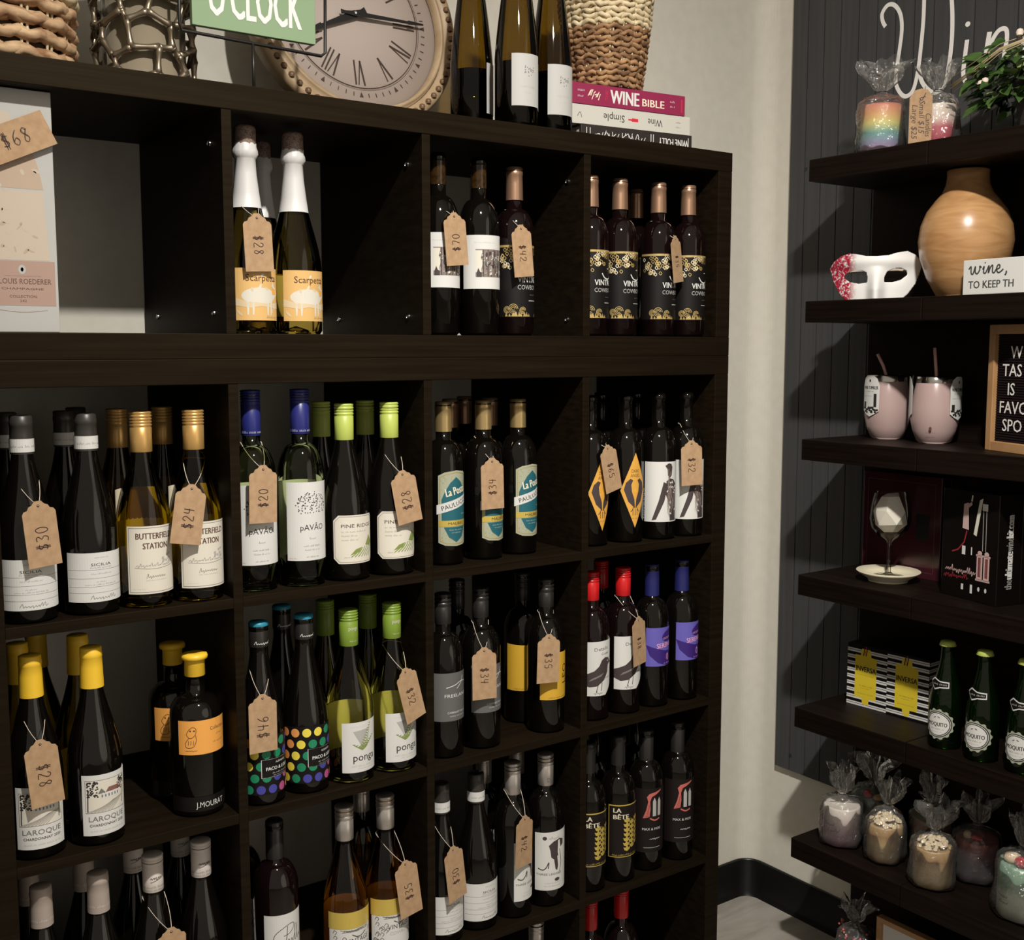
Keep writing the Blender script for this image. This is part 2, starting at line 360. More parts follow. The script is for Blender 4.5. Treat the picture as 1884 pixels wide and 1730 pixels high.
script_letter(([(1.3,220.7),(2.1,222.1),(2.3,223.8),(1.1,225.2),(-.4,225.2),(-1.8,224),(-2.8,221.9),(-3.1,218.9),(-2.7,215),(-2.1,210.8),(-2,207.8),(-3.1,205.5),(-4.6,204.3),(-6.2,204.8),(-7.1,206.6),(-7.8,210.1),(-8.2,213.9),(-8.6,219.8),(-8.6,225.4),(-8.4,230.1)], .95),
 ([(-7.9,209.5),(-8.9,206.6),(-11,204.3),(-13,203.9),(-14.7,205.5),(-15.5,209.5),(-15.9,214.4),(-15.8,219.6),(-15.3,224.4),(-14.9,228.5)], 1.0))
script_letter(([(-19.6,213.5),(-19.2,209.7),(-19,206.5),(-19.9,204.4),(-21.4,203.7),(-22.7,204.5),(-23.8,207)], 1.0), dot=(19.6, 216.7))
script_letter(([(-24.8,214),(-24.2,209.8),(-23.6,204.2)], 1.1), ([(-23.8,206.5),(-25,211.1),(-26.7,213.7),(-28.4,213.8),(-28.8,212),(-28.4,209),(-28.1,205.1)], .95))
script_letter(([(-32.3,207.1),(-32.4,209.6),(-32.8,211.1),(-33.6,212)], .95))
tag(MB().box(195.7, 196.2, -125, 2.5, 8, 189).build('back_board', M('shelf_wood')), 'black board fixed on the plank panel as backing behind the wall shelves', 'board')
SZ = [189.1, 158.4, 127.7, 96.8, 65.8, 34.4, 3.6]
nm = ['topmost black wall shelf, under the two wrapped candles and the plant', 'black wall shelf under the mask and the wooden vase', 'black wall shelf under the pink tumblers', 'black wall shelf under the wine glass and dark gift boxes', 'black wall shelf under the striped carton and green bottles', 'black wall shelf under the row of seven wrapped candles', 'lowest black wall shelf just above the floor, under the wood frame']
for z, l in zip(SZ, nm):
    o = thing('wall_shelf', l, 'shelf', (173, 0, z), group='black shelves on the right wall')
    MB().box(0, 22.65, -27.2, 2.5, -4.7, 0).build('shelf_board', M('shelf_wood'), o, bevel=.15)
    MB().box(0, 22.65, -122, -27.35, -4.7, 0).build('shelf_board', M('shelf_wood'), o, bevel=.15)

# ------------------------------------------------------------------ bottles
def prof_bordeaux(r=3.7, h=29.8, sh=19.2, rn=1.42, nk=None):
    nk = nk or sh+4
    P = [(0, .6), (r*.62, .35), (r*.86, 0), (r, .55), (r, sh)]
    for i in range(1, 9):
        a = i/8; P.append((rn+(r-rn)*(1-a**2)**.5*(1-.25*a) if a < 1 else rn, sh+(nk-sh)*a**.85))
    return P+[(rn*.97, h-1.5), (rn*1.06, h-1.4), (rn*1.06, h-.6), (rn*.9, h), (0, h)]
def prof_burg(r=4.1, h=29.5, sh=12.5, nk=24, rn=1.45):
    P = [(0, .6), (r*.62, .35), (r*.88, 0), (r, .55), (r, sh)]
    for i in range(1, 13):
        a = i/12; k = a*a*(3-2*a); P.append((r+(rn-r)*(.55*k+.45*a**1.25), sh+(nk-sh)*a))
    return P+[(rn, h-1.5), (rn*1.06, h-1.4), (rn*1.06, h-.6), (rn*.9, h), (0, h)]
def screwcap(z0, z1, r, ribs=4, rb=1.4):
    P = [(r*.985, z0), (r, z0+.05), (r, z1-rb-.1)]
    for k in range(ribs):
        z = z1-rb+k*rb/ribs; P += [(r*.93, z), (r*1.03, z+rb/ribs*.35), (r*1.03, z+rb/ribs*.7), (r*.95, z+rb/ribs*.95)]
    return P+[(r*.9, z1), (0, z1)]
def foil(z0, z1, r0, r1):
    return [(r0, z0), (r0+(r1-r0)*.6, z0+(z1-z0)*.5), (r1, z1-1.6), (r1*1.035, z1-1.5), (r1*1.035, z1-.9), (r1, z1-.8), (r1, z1-.12), (r1*.86, z1), (0, z1)]
def lat(prof, m, seg=36): return MB().lathe(prof, seg).mesh('part', [m] if not isinstance(m, list) else m)
def closed(prof): return prof
SPEC = {}
def spec(name, *parts): SPEC[name] = parts
def lab(R, fn, mats, back=False):
    k = Ink(R, back); fn(k); return k.mesh('label', [MATS[m] for m in mats])
def backlabel(R, w, v0, v1, m='paper_warm'):
    k = Ink(R-.12, True); k.lift = 0; k.rect(-w/2, w/2, v0, v1, 0); return k.mesh('back_label', [MATS[m]])
DG, RG = M('dark_glass'), M('red_glass')

# grey-capped bottle with a white list label
def f(k):
    k.rect(-5.2, 5.2, 2, 9.3, 0); k.up()
    k.micro(-1, 1, 8.5, .16, 1, 1); k.text('SICILIA', 0, 7.35, .42, 2, 3.0)
    for i, v in enumerate((6.75, 5.5, 4.25, 3.35)): k.rect(-5, 5, v, v+.03, 2)
    for i, (v, w) in enumerate(((7.0, 1.6), (6.1, 1.5), (4.9, .8), (4.5, 2.4))): k.micro(-w, w, v, .2, 1, i)
    k.scrib(-1.6, 2.45, 3.8, .55, 1, 4, .07)
def nb(k): k.rect(-5.2, 5.2, 24.3, 26.2, 0); k.up(); k.micro(-2, 2, 25, .3, 1, 3)
nbm = Ink(1.66); nb(nbm)
spec('list', ('glass', lat(prof_burg(4.0), DG)), ('capsule', lat(foil(24, 29.5, 1.6, 1.55), M('grey_cap'))), ('neck_band', nbm.mesh('neck_band', [M('paper_white'), M('ink_grey')])), ('label', lab(4.0, f, ['paper_white', 'ink_grey', 'ink'])))
# gold screw cap chardonnay
def f(k):
    k.rect(-4.3, 4.3, 2.2, 12.5, 0); k.up(); k.frame(-4.05, 4.05, 2.45, 12.25, .07, 2)
    k.text('BUTTERFIELD', 0, 10.55, .95, 1, 5.9, bold=.06); k.text('STATION', 0, 9.05, .95, 1, 3.9, bold=.06)
    k.scrib(-3, 6.4, 5.6, .5, 2, 5, .05, 14); k.curve([(-3.2, 6.2), (0, 6), (3, 6.3)], .06, 2)
    for i in range(10): k.ell(1+random.random()*2.3, 6.9+random.random()*1.2, .22, .2, 3, 8)
    k.scrib(-1.5, 4.7, 3, .6, 1, 8, .05); k.micro(-1.6, 1.6, 4.2, .14, 2, 2); k.micro(-3.6, -1.6, 2.9, .14, 3, 4)
spec('butter', ('glass', lat(prof_burg(4.0), M('olive_dark_glass'))), ('screw_cap', lat(screwcap(23.4, 29.5, 1.62, 5, 2.3), M('gold_cap'))), ('label', lab(4.0, f, ['paper_warm', 'ink_brown', 'ink_grey', 'ink_lgrey'])), ('back_label', backlabel(4.1, 10, 3.5, 17.6, 'cream')))
# blue-capped clear bottle with tree label
def f(k):
    k.rect(-4.2, 4.2, 4.4, 17.3, 0); k.up(); r = random.Random(3)
    for i in range(150):
        a = r.uniform(0, 2*PI); q = r.random()**.5; u, v = .3+2.9*q*math.cos(a), 13.6+2.1*q*math.sin(a)
        if v > 12.2: k.ell(u, v, .11, .09, 1, 6, r.random()*3)
    k.text('pAVÃO', .2, 9.4, 1.0, 2, 4.2); k.micro(-.4, .6, 7.9, .3, 1, 3); k.micro(-1.4, 1.6, 6.7, .26, 2, 5); k.micro(-1.2, 1.4, 6.05, .22, 2, 6); k.micro(-1, 1.2, 4.9, .24, 2, 7); k.micro(-3.9, -2.6, 4.7, .2, 3, 7)
def nb(k): k.rect(-4.4, 4.4, 25.3, 25.9, 0); k.up(); k.micro(-4, 4, 25.42, .35, 1, 5)
nbm = Ink(1.57); nb(nbm)
spec('tree', ('glass', lat(prof_bordeaux(3.8, 32.2, 19, 1.42, 23.5), M('clear_green_glass'))), ('screw_cap', lat(screwcap(25, 32.3, 1.55, 5, 2.2), M('blue_cap'))), ('cap_band', nbm.mesh('cap_band', [M('blue_cap'), M('paper_white')])), ('label', lab(3.8, f, ['paper_white', 'ink', 'ink', 'red_ink'])), ('back_label', backlabel(3.8, 8.5, 4.4, 17, 'paper_white')))
# lime capped with octagonal label
def octo(k, u0, u1, v0, v1, c, m): k.poly([(u0+c, v0), (u1-c, v0), (u1, v0+c), (u1, v1-c), (u1-c, v1), (u0+c, v1), (u0, v1-c), (u0, v0+c)], m)
def f(k):
    octo(k, -4.2, 4.2, 3, 11.2, .9, 0); k.up()
    q = [(-3.1, 3.25), (3.1, 3.25), (3.95, 4.1), (3.95, 10.1), (3.1, 10.95), (-3.1, 10.95), (-3.95, 10.1), (-3.95, 4.1), (-3.1, 3.25)]
    k.line(q, .07, 3); k.text('PINE RIDGE', .1, 9.1, .62, 1, 5.9)
    for i, v in enumerate((8.3, 7.6, 6.9)): k.micro(-2.8, [1.6, 0, 0][i], v, .28, 3, i)
    for i in range(7): k.curve([(-1.2+i*.62, 4.1), (-.1+i*.6, 4.9+i*.12), (.3+i*.6, 5.5+.15*i)], .16, 2)
    k.poly([(-1.4, 4.4), (-.4, 5.4), (.8, 5.7), (.3, 4.9)], 2); k.poly([(1.6, 6), (2.6, 7.6), (3.6, 6.4), (3, 5.7)], 2); k.micro(-2.4, -1.2, 4, .2, 3, 9)
spec('octa', ('glass', lat(prof_burg(4.1, 29.7), DG)), ('screw_cap', lat(screwcap(23.6, 29.7, 1.6, 4, 2), M('lime_cap'))), ('label', lab(4.1, f, ['paper_warm', 'ink', 'green_ink', 'ink_grey'])))
# teal ribbon label
def f(k):
    top = [(-3.4, 16.3), (-2.2, 16.9), (0, 17.2), (2.2, 16.9), (3.4, 16.3)]
    k.poly([(-3.4, 4.2), (-2.2, 3.7), (0, 3.5), (2.2, 3.7), (3.4, 4.2)]+top[::-1], 1); k.up()
    q = [(-3.1, 4.5), (-2, 4.05), (0, 3.9), (2, 4.05), (3.1, 4.5), (3.1, 16), (2, 16.5), (0, 16.8), (-2, 16.5), (-3.1, 16), (-3.1, 4.5)]
    k.line(q, .14, 2); r = random.Random(4)
    for i in range(90): k.ell(r.uniform(-2.9, 2.9), r.choice((r.uniform(4.4, 7), r.uniform(13.5, 16.2))), .09, .09, 2, 5)
    k.up(); k.poly([(-2.2, 13.4), (-1.2, 15), (0, 16), (1.2, 15), (2.2, 13.4), (2.8, 12), (2.8, 8.2), (-2.8, 8.2), (-2.8, 12)], 0)
    k.poly([(-2.4, 7), (2.4, 7), (1.5, 5.2), (0, 4.2), (-1.5, 5.2)], 0); k.up()
    k.poly([(-3.7, 9.3), (-3.7, 11), (3.7, 13.1), (3.7, 11.4)], 3); k.rect(-3.4, 3.4, 7.1, 8.2, 4); k.up()
    k.text('PAULUCCI', 0, 10.75, .85, 5, 5.6, rot=.28); k.text('MALBEC', .1, 7.4, .5, 5, 3.4)
    k.text('La Posta', .1, 12.9, 1.5, 6, 4.2, rot=.2, bold=.1); k.micro(-1.4, 1.4, 6.4, .2, 3, 1); k.micro(-1, 1, 5.9, .2, 3, 2); k.micro(1.3, 2.4, 9.2, .2, 3, 2)
spec('ribbon', ('glass', lat(prof_bordeaux(3.6, 29.4, 18.6), DG)), ('capsule', lat(foil(24, 29.4, 1.55, 1.5), M('champagne_gold'))), ('label', lab(3.6, f, ['teal', 'sage', 'gold_ink', 'paper_white', 'gold_leaf', 'ink', 'cream'])))
spec('copper', ('glass', lat(prof_bordeaux(3.6, 29.4, 18.6), DG)), ('capsule', lat(foil(24, 29.4, 1.55, 1.5), M('bronze_cap'))))
# amber diamond label
def f(k):
    k.poly([(0, 3.1), (3.1, 10.6), (0, 18.2), (-3.1, 10.6)], 0); k.up()
    k.text('DARK', 0, 14.2, .7, 1, 1.7); k.text('ANGEL', 0, 13.3, .7, 1, 2.1)
    for sg in (-1, 1):
        k.poly([(sg*.05, 7.0), (sg*1.5, 8.4), (sg*2.4, 10.8), (sg*2.0, 12.2), (sg*1.1, 13), (sg*.5, 12.7), (sg*.9, 11.8), (sg*.75, 10.4), (sg*.2, 8.8)], 1)
        k.curve([(sg*.3, 7.4), (sg*.7, 6.6), (sg*1, 6.4)], .14, 1)
    for u in (-.5, 0, .5): k.line([(u, 6.9), (u, 5.6)], .12, 1)
    k.ell(0, 10.6, .18, .4, 2, 8); k.micro(-.7, .7, 4.9, .3, 1, 2)
spec('diamond', ('glass', lat(prof_bordeaux(3.7, 29.7, 19), DG)), ('label', lab(3.7, f, ['amber_label', 'crow', 'orange_ink'])))
spec('plain', ('glass', lat(prof_bordeaux(3.7, 29.8, 19), DG)))
# white label with a standing figure
def f(k):
    k.rect(-4.2, 4.2, 3.7, 16, 0); k.up(); r = random.Random(8)
    k.du = -.9; k.text('RANDOM ROADS', -3.2, 4.3, .5, 1, 6.2, al='L', rot=PI/2)
    k.poly([(1.1, 15.2), (1.9, 15.7), (2.6, 15.5), (2.9, 14.9), (2.7, 13.2), (2.2, 12.6), (1.7, 13.2), (1.6, 14.4)], 2)
    k.poly([(1.2, 9.5), (1.4, 12), (2.2, 12.6), (3.3, 12.3), (4.1, 11.4), (4.1, 3.9), (2.3, 3.9), (2.2, 7)], 2)
    k.poly([(.8, 11.9), (1.7, 11.4), (1, 8), (-.7, 4.2), (-1.6, 4.0), (-.2, 8)], 2); k.up()
    for i in range(26): k.line([(r.uniform(1.4, 3.9), r.uniform(4.5, 15)) for _ in (0, 1)][:1]+[(r.uniform(1.6, 3.9), r.uniform(4.5, 13))], .09, 3)
    for i in range(14): k.ell(r.uniform(1.5, 3.9), r.uniform(4.5, 12), .3, .14, 4, 7, r.random()*3)
spec('figure', ('glass', lat(prof_bordeaux(3.7, 29.8, 19), DG)), ('label', lab(3.7, f, ['paper_white', 'ink_lgrey', 'crow', 'photo_mid', 'paper_white'])))
# engraved landscape label, yellow capsule
def f(k):
    k.poly([(-3.7, 1.7), (3.7, 1.7), (3.7, 11.1), (3.3, 11.5), (2.9, 11), (-3.7, 11)], 0); k.up(); r = random.Random(5)
    k.rect(-3.2, 3.2, 5.2, 10.2, 4); k.up()
    for i in range(60): k.ell(-2.9+r.random()*1.5, 7.6+r.random()*2.4, .14, .12, 1, 6)
    for i in range(45): k.ell(1.7+r.random()*1.3, 8+r.random()*2, .14, .12, 1, 6)
    k.line([(-2.9, 5.4), (-2.8, 8.6)], .16, 1); k.line([(2.6, 5.8), (2.7, 8.6)], .12, 1)
    for i in range(8): k.curve([(-3+i*.5, 5.3), (-.6+i*.3, 6.1), (1+i*.25, 6.8+.05*i)], .06, 2)
    k.rect(-1.1, 2.1, 7.3, 8.2, 0); k.poly([(-.3, 8.2), (2.3, 8.2), (1.9, 8.9), (.2, 8.9)], 3); k.poly([(-1.4, 8.1), (-.9, 8.9), (-.2, 8.1)], 2); k.up()
    for i in range(6): k.rect(-.9+i*.5, -.7+i*.5, 7.5, 7.9, 2)
    k.frame(-3.2, 3.2, 5.2, 10.2, .05, 2)
    k.text('LAROQUE', 0, 3.9, .8, 2, 5.6); k.text('CHARDONNAY 2020', 0, 3.1, .4, 1, 5.4); k.micro(-2.6, 2.6, 2.3, .25, 5, 8)
spec('estate', ('glass', lat(prof_burg(4.0), DG)), ('capsule', lat(foil(23.5, 29.6, 1.72, 1.58), M('yellow_cap'))), ('label', lab(4.0, f, ['paper_white', 'ink', 'ink_grey', 'russet', 'paper_warm', 'ink_lgrey'])))
spec('estate_back', ('glass', lat(prof_burg(4.0), M('olive_dark_glass'))), ('capsule', lat(foil(23.5, 29.6, 1.72, 1.58), M('yellow_cap'))), ('back_label', backlabel(4.0, 7, 2, 10.5)))
# squat bottle with yellow stopper
def f(k):
    k.rect(-4.4, 4.4, 10.3, 15.8, 0); k.up()
    k.curve([(-2.6, 14.4), (-3, 13.6), (-2.4, 13), (-1.7, 13.5), (-1.5, 14.4), (-2, 14.8), (-2.6, 14.4)], .09, 1); k.curve([(-2.6, 13.1), (-3.2, 12.2), (-3, 11.5), (-2, 11.6), (-1.5, 12.6), (-1.6, 13.5)], .09, 1)
    for u in (-2.7, -2.3, -1.9): k.line([(u, 12.6), (u-.05, 11.9)], .08, 1)
    k.ell(-2.4, 14.2, .14, .14, 1, 8); k.ell(-1.8, 14.2, .14, .14, 1, 8); k.scrib(-3.2, 10.9, 1.8, .25, 1, 3, .06, 5)
    k.text('Collection', 2.2, 14, .62, 1, 2.9); k.micro(1.8, 2.9, 13.1, .25, 1, 4); k.micro(1.2, 3.4, 11.9, .3, 1, 5)
def g(k): k.rect(-6, 6, 1, 3.4, 0); k.up(); k.text('J.MOURAT', .6, 1.65, .95, 1, 4.8)
pm = [(0, .6), (2.6, .35), (3.7, 0), (4.1, .6), (4.1, 16)] + [(1.5+2.6*math.cos(a)**.8, 16+3*math.sin(a)) for a in [i*PI/18 for i in range(1, 9)]] + [(1.5, 19.2), (1.45, 22), (1.6, 22.1), (1.6, 22.6), (0, 22.6)]
spec('squat', ('glass', lat(pm, DG)), ('stopper', lat([(1.55, 22.1), (1.62, 22.2), (1.58, 24.5), (1.7, 24.7), (2.05, 24.9), (2.1, 25.3), (1.95, 25.65), (1.2, 25.8), (0, 25.7)], M('yellow_cap'))), ('label', lab(4.1, f, ['orange_label', 'ink_brown'])), ('base_label', lab(4.1, g, ['black_label', 'paper_white'])))
# rainbow dot label
def f(k):
    k.rect(-6, 6, 1.9, 11.6, 0); k.up()
    cs = [3, 3, 2, 2, 2, 4, 4, 5, 5, 6, 6, 3]
    for r_ in range(5):
        for c in range(7):
            u, v = -5.6+c*1.95+(r_ % 2)*.97, 2.75+r_*1.95
            k.ell(u, v, .74, .74, [3, 3, 2, 2, 4, 4, 5, 5, 6, 6, 3, 3][max(0, min(11, int((u+5.2+(9.5-v)*.6)*.8)))], 18)
    k.up(); k.rect(-1.6, 4.6, 4.7, 7.8, 0); k.frame(-1.6, 4.6, 4.7, 7.8, .09, 1); k.up()
    k.text('ALBARIÑO', 1.9, 7, .35, 1, 2.2); k.text('PACO & LOLA', 1.5, 5.9, .6, 1, 4.7, bold=.05); k.micro(.2, 3.4, 5.3, .22, 1, 6); k.micro(.4, 3, 4.95, .16, 1, 7)
nbm = Ink(1.6); nbm.scrib(-1.3, 26.3, 2.6, .5, 0, 4, .09, 7)
tp = MB().lathe([(1.6, 29.2), (1.62, 29.6), (1.45, 29.85), (0, 29.85)], 28, 0)
spec('dots', ('glass', lat(prof_burg(3.85, 29.8, 11.5, 24.5, 1.5), DG)), ('capsule', lat([(1.58, 25.8), (1.58, 29.4), (1.5, 29.5)], M('black_cap'))), ('capsule_top', tp.mesh('capsule_top', [M('teal_top')])), ('capsule_lettering', nbm.mesh('capsule_lettering', [M('paper_white')])), ('label', lab(3.85, f, ['black_label', 'paper_white', 'dot_yellow', 'dot_orange', 'dot_green', 'dot_blue', 'dot_pink'])))
# green capped sauvignon with fern label
def f(k):
    k.poly([(-3.6, 2), (3.6, 2), (3.6, 10.9), (-1, 10.8), (-3.6, 10.7)], 0); k.up()
    k.poly([(-1.7, 9.2), (1.2, 9.5), (0, 6.2)], 2); k.micro(-2.1, .6, 9.9, .14, 2, 1); k.up()
    for base, tip, n in (((.2, 5.9), (1.7, 10.6), 11), ((0, 5.8), (2.6, 8.2), 8), ((-.1, 5.8), (-1.9, 7), 5)):
        for i in range(n):
            t = i/n; x, y = base[0]+(tip[0]-base[0])*t, base[1]+(tip[1]-base[1])*t; l = .75*(1-t)+.12
            for sg in (-1, 1): k.poly([(x, y), (x+sg*l*.8, y+l*.55), (x+sg*l*.95, y+l*.85), (x+.02, y+.2)], 1)
    k.text('ponga', .5, 4, 1.35, 3, 4.4); k.micro(-2, 2.4, 3, .3, 2, 3); k.micro(-1, 2.4, 2.6, .18, 2, 4)
capm = Ink(1.64); capm.text('ponga', 0, 26.2, .7, 0, 1.7); capm.micro(-.7, .7, 24.2, .22, 0, 3)
spec('fern', ('glass', lat(prof_burg(4.1, 29.5), M('straw_glass'))), ('screw_cap', lat(screwcap(23.4, 29.6, 1.62, 4, 1.9), M('leaf_cap'))), ('cap_lettering', capm.mesh('cap_lettering', [M('paper_warm')])), ('label', lab(4.1, f, ['paper_white', 'green_ink', 'ink_lgrey', 'ink'])), ('back_label', backlabel(4.1, 9, 4, 12.5, 'paper_warm')))
spec('fern_dark', ('glass', lat(prof_burg(4.1, 29.5), M('olive_dark_glass'))), ('screw_cap', lat(screwcap(23.4, 29.6, 1.62, 4, 1.9), M('leaf_cap'))))
# grey label
def f(k):
    k.rect(-4.4, 4.4, 7, 15.9, 0); k.up()
    k.curve([(-1.7, 13.2), (0, 13.6), (1.4, 14.1), (3.1, 13.9)], .14, 1); k.curve([(.4, 12.9), (1.6, 14), (2, 15.1)], .13, 1)
    k.text('FREELAND', .6, 11.4, .62, 1, 5.2); k.text('CABERNET FRANC', .7, 8.4, .36, 1, 4.4); k.micro(-1, 2.6, 7.8, .26, 1, 5)
spec('grey', ('glass', lat(prof_bordeaux(3.7, 29.8, 18.8), DG)), ('screw_cap', lat(screwcap(24.3, 29.9, 1.52, 3, 2.4), M('black_cap'))), ('label', lab(3.7, f, ['grey_label', 'paper_white'])))
# mustard label
def f(k):
    k.poly([(-4.2, 6.7), (3.9, 6.7), (4.2, 7.2), (4.2, 16.2), (2.2, 15.8), (-4.2, 16)], 0); k.up()
    k.text('LEO', 2.1, 9.6, 1.5, 1, 3.8, al='L', rot=PI/2); k.scrib(2.6, 10, 1.2, 4, 2, 6, .08, 6); k.micro(-2.6, 3.4, 6.95, .3, 1, 6)
spec('mustard', ('glass', lat(prof_bordeaux(3.7, 29.7, 18.8), DG)), ('screw_cap', lat(screwcap(24.3, 29.8, 1.5, 3, 2.6), M('black_cap'))), ('label', lab(3.7, f, ['mustard_label', 'ink', 'orange_ink'])))
# bird label
def f(k):
    k.poly([(-4, 5.2), (1, 5.2), (3.9, 8), (3.9, 16.4), (-4, 16.1)], 0); k.up()
    k.poly([(-4, 9.4), (-4, 7.6), (-2.6, 7.0), (-1, 7.2), (.6, 8.3), (1.6, 9.8), (1.8, 11.2), (2.5, 11.6), (3.2, 11.4), (2.5, 12.1), (1.9, 12.7), (.9, 12.9), (0, 12.4), (-.6, 11.2), (-1.6, 10.3), (-2.8, 9.8)], 1); k.up()
    for i in range(9): k.line([(-2.6+i*.3, 8.2+i*.12), (-2+i*.3, 8.8+i*.12)], .05, 2)
    k.ell(1.6, 12.1, .15, .15, 0, 8); k.line([(-.8, 7.4), (-1.2, 5.9)], .14, 1); k.line([(.1, 7.9), (-.1, 6.2)], .14, 1); k.scrib(-1.7, 5.6, 1.8, .6, 1, 5, .06, 5)
    k.text('Details', 0, 14.4, .7, 3, 3.2, rot=.08); k.text('Creek', .9, 13.5, .5, 3, 1.9, rot=.08); k.scrib(.6, 8.6, 1.6, .3, 3, 2, .05, 5); k.micro(2, 2.6, 12.6, .3, 3, 2)
spec('bird', ('glass', lat(prof_bordeaux(3.7, 29.6, 18.6), RG)), ('screw_cap', lat(screwcap(24, 29.7, 1.56, 4, 2), M('red_cap'))), ('label', lab(3.7, f, ['paper_white', 'crow', 'ink_lgrey', 'ink_grey'])))
# violet label
def f(k):
    k.rect(-3.8, 3.8, 8.7, 16.8, 0); k.up()
    k.poly([(-3.8, 13.2), (-2, 12.6), (.5, 11.9), (3.8, 11.6), (3.8, 8.7), (1.2, 8.7), (-1.2, 9.4), (-3, 11)], 1); k.ell(1.7, 15, 2.1, 1.2, 1, 18, .25); k.up()
    k.text('CACIQUE', 1, 14.3, .45, 2, 2.2, rot=.1); k.text('SERENA', .6, 12.6, 1.05, 3, 4.2, rot=.08, bold=.05)
    k.curve([(1, 10), (1.1, 11), (1.6, 11), (1.7, 10), (1.3, 9.9)], .13, 3); k.line([(1.4, 9.7), (1.4, 11.4)], .08, 3); k.micro(.2, 3.2, 9.1, .3, 3, 4)
spec('violet', ('glass', lat(prof_bordeaux(3.6, 29.6, 18.6), DG)), ('capsule', lat(foil(23, 29.6, 1.52, 1.45), M('navy_cap'))), ('label', lab(3.6, f, ['violet', 'deep_violet', 'pink_ink', 'pink_ink'])))
# dog label
def f(k):
    k.poly([(-3.9, 3.5), (3.9, 3.5), (3.9, 15.5), (-3.9, 15.2)], 0); k.up(); k.du = -1.3; r = random.Random(2)
    k.ell(-.6, 14.1, .45, .4, 1, 9); k.scrib(.2, 13.9, 2.2, .5, 2, 5, .05, 6)
    k.poly([(.2, 12.6), (1.2, 13.4), (2.6, 13.8), (3.6, 13.4), (3.6, 12.4), (2.6, 11.8), (2.2, 10.4), (1.4, 9.6), (.7, 10.2), (.5, 11.6)], 1); k.up()
    k.poly([(2.2, 13.4), (2.6, 13.6), (2.9, 11.6), (2.4, 10), (2.1, 11)], 0); k.up()
    k.poly([(1.3, 9.6), (2, 10.2), (2.2, 8.4), (2, 7.4), (1.6, 7.8)], 1); k.curve([(2.6, 11.6), (3, 9), (2.6, 7)], .12, 1); k.ell(2, 5.6, .6, .35, 1, 9)
    k.curve([(-1.9, 8), (-1, 7.7), (-.3, 8.2), (.2, 9.2), (.1, 8)], .18, 1); k.text('THREE LEGGED', .4, 6.6, .42, 2, 5.4); k.micro(-.6, 3, 4.9, .16, 2, 2); k.micro(-.8, 2.8, 4.3, .16, 2, 3)
cm = Ink(1.6); cm.text('D', 0, 24.6, .9, 0)
spec('dog', ('glass', lat(prof_bordeaux(3.75, 29.9, 17.6, 1.42, 23), DG)), ('screw_cap', lat(screwcap(23.8, 30, 1.56, 3, 2.2), M('silver_cap'))), ('cap_lettering', cm.mesh('cap_lettering', [M('ink_grey')])), ('label', lab(3.75, f, ['paper_white', 'crow', 'ink_grey'])))
# black label with gold ivy
def f(k):
    k.rect(-4, 4, 5.5, 16.6, 0); k.up(); k.rect(-4, 4, 5.5, 5.65, 1); k.rect(-4, 4, 16.35, 16.6, 1); k.rect(-4, -3.85, 5.5, 16.6, 1)
    k.text('LA', -3, 15, .95, 2, 1.6, al='L', bold=.07); k.text('BÊTE', -3, 13.6, .95, 2, 3.3, al='L', bold=.07); r = random.Random(6)
    for i in range(7):
        for j in range(3):
            u, v = -.1+j*1.35+r.uniform(-.12, .12), 6.7+i*1.0+j*.55
            if v < 12.9+j*.3: k.poly([(u, v), (u+.62, v+.35), (u+.85, v+.95), (u+.35, v+.75), (u+.05, v+1.25), (u-.35, v+.75), (u-.8, v+.9), (u-.6, v+.3)], 1)
    k.micro(-3.2, 3, 5.85, .3, 1, 6)
spec('ivy', ('glass', lat(prof_bordeaux(3.7, 30.3, 18.6, 1.4, 22.6), DG)), ('capsule', lat([(1.52, 24), (1.5, 27.5), (1.5, 28.6), (1.66, 28.8), (1.66, 29.6), (1.45, 30.2), (0, 30.3)], M('black_cap'))), ('label', lab(3.7, f, ['wine_label', 'gold_leaf', 'cream'])))
# matte dark bottle printed with a red figure
def f(k):
    k.rect(-4.2, 4.2, 4.2, 18, 0); k.up(); k.du = -.8
    k.poly([(-1.2, 11.6), (.2, 11.9), (.4, 13.6), (.3, 15.2), (.7, 16.2), (1.6, 16.6), (2.9, 17.3), (3, 17.6), (1.6, 17.2), (.2, 16.9), (-.4, 16.2), (-.1, 15.2), (-.5, 13.4)], 1)
    for u in (1.2, 2.4): k.poly([(u-.3, 12), (u+.5, 12), (u+.5, 15), (u+.1, 16), (u-.3, 15.2)], 2)
    k.curve([(.3, 11.6), (1.4, 11.1), (2.6, 11.4)], .3, 1); k.up()
    for i in range(8): k.line([(-.7+i*.12, 12+i*.3), (.1, 12.1+i*.35)], .06, 0)
    k.text('MAX & MOE', .8, 9, .55, 3, 4.2); k.scrib(.3, 7, 2.4, .5, 3, 3, .07, 6); k.rect(-1, 2.8, 5.2, 5.26, 3)
spec('print', ('glass', lat(prof_bordeaux(3.65, 29.5, 19.2), DG)), ('capsule', lat([(1.5, 22.5), (1.48, 29.4), (1.3, 29.6), (0, 29.6)], M('black_cap'))), ('label', lab(3.65, f, ['wine_label', 'coral', 'ink_lgrey', 'paper_white'])))
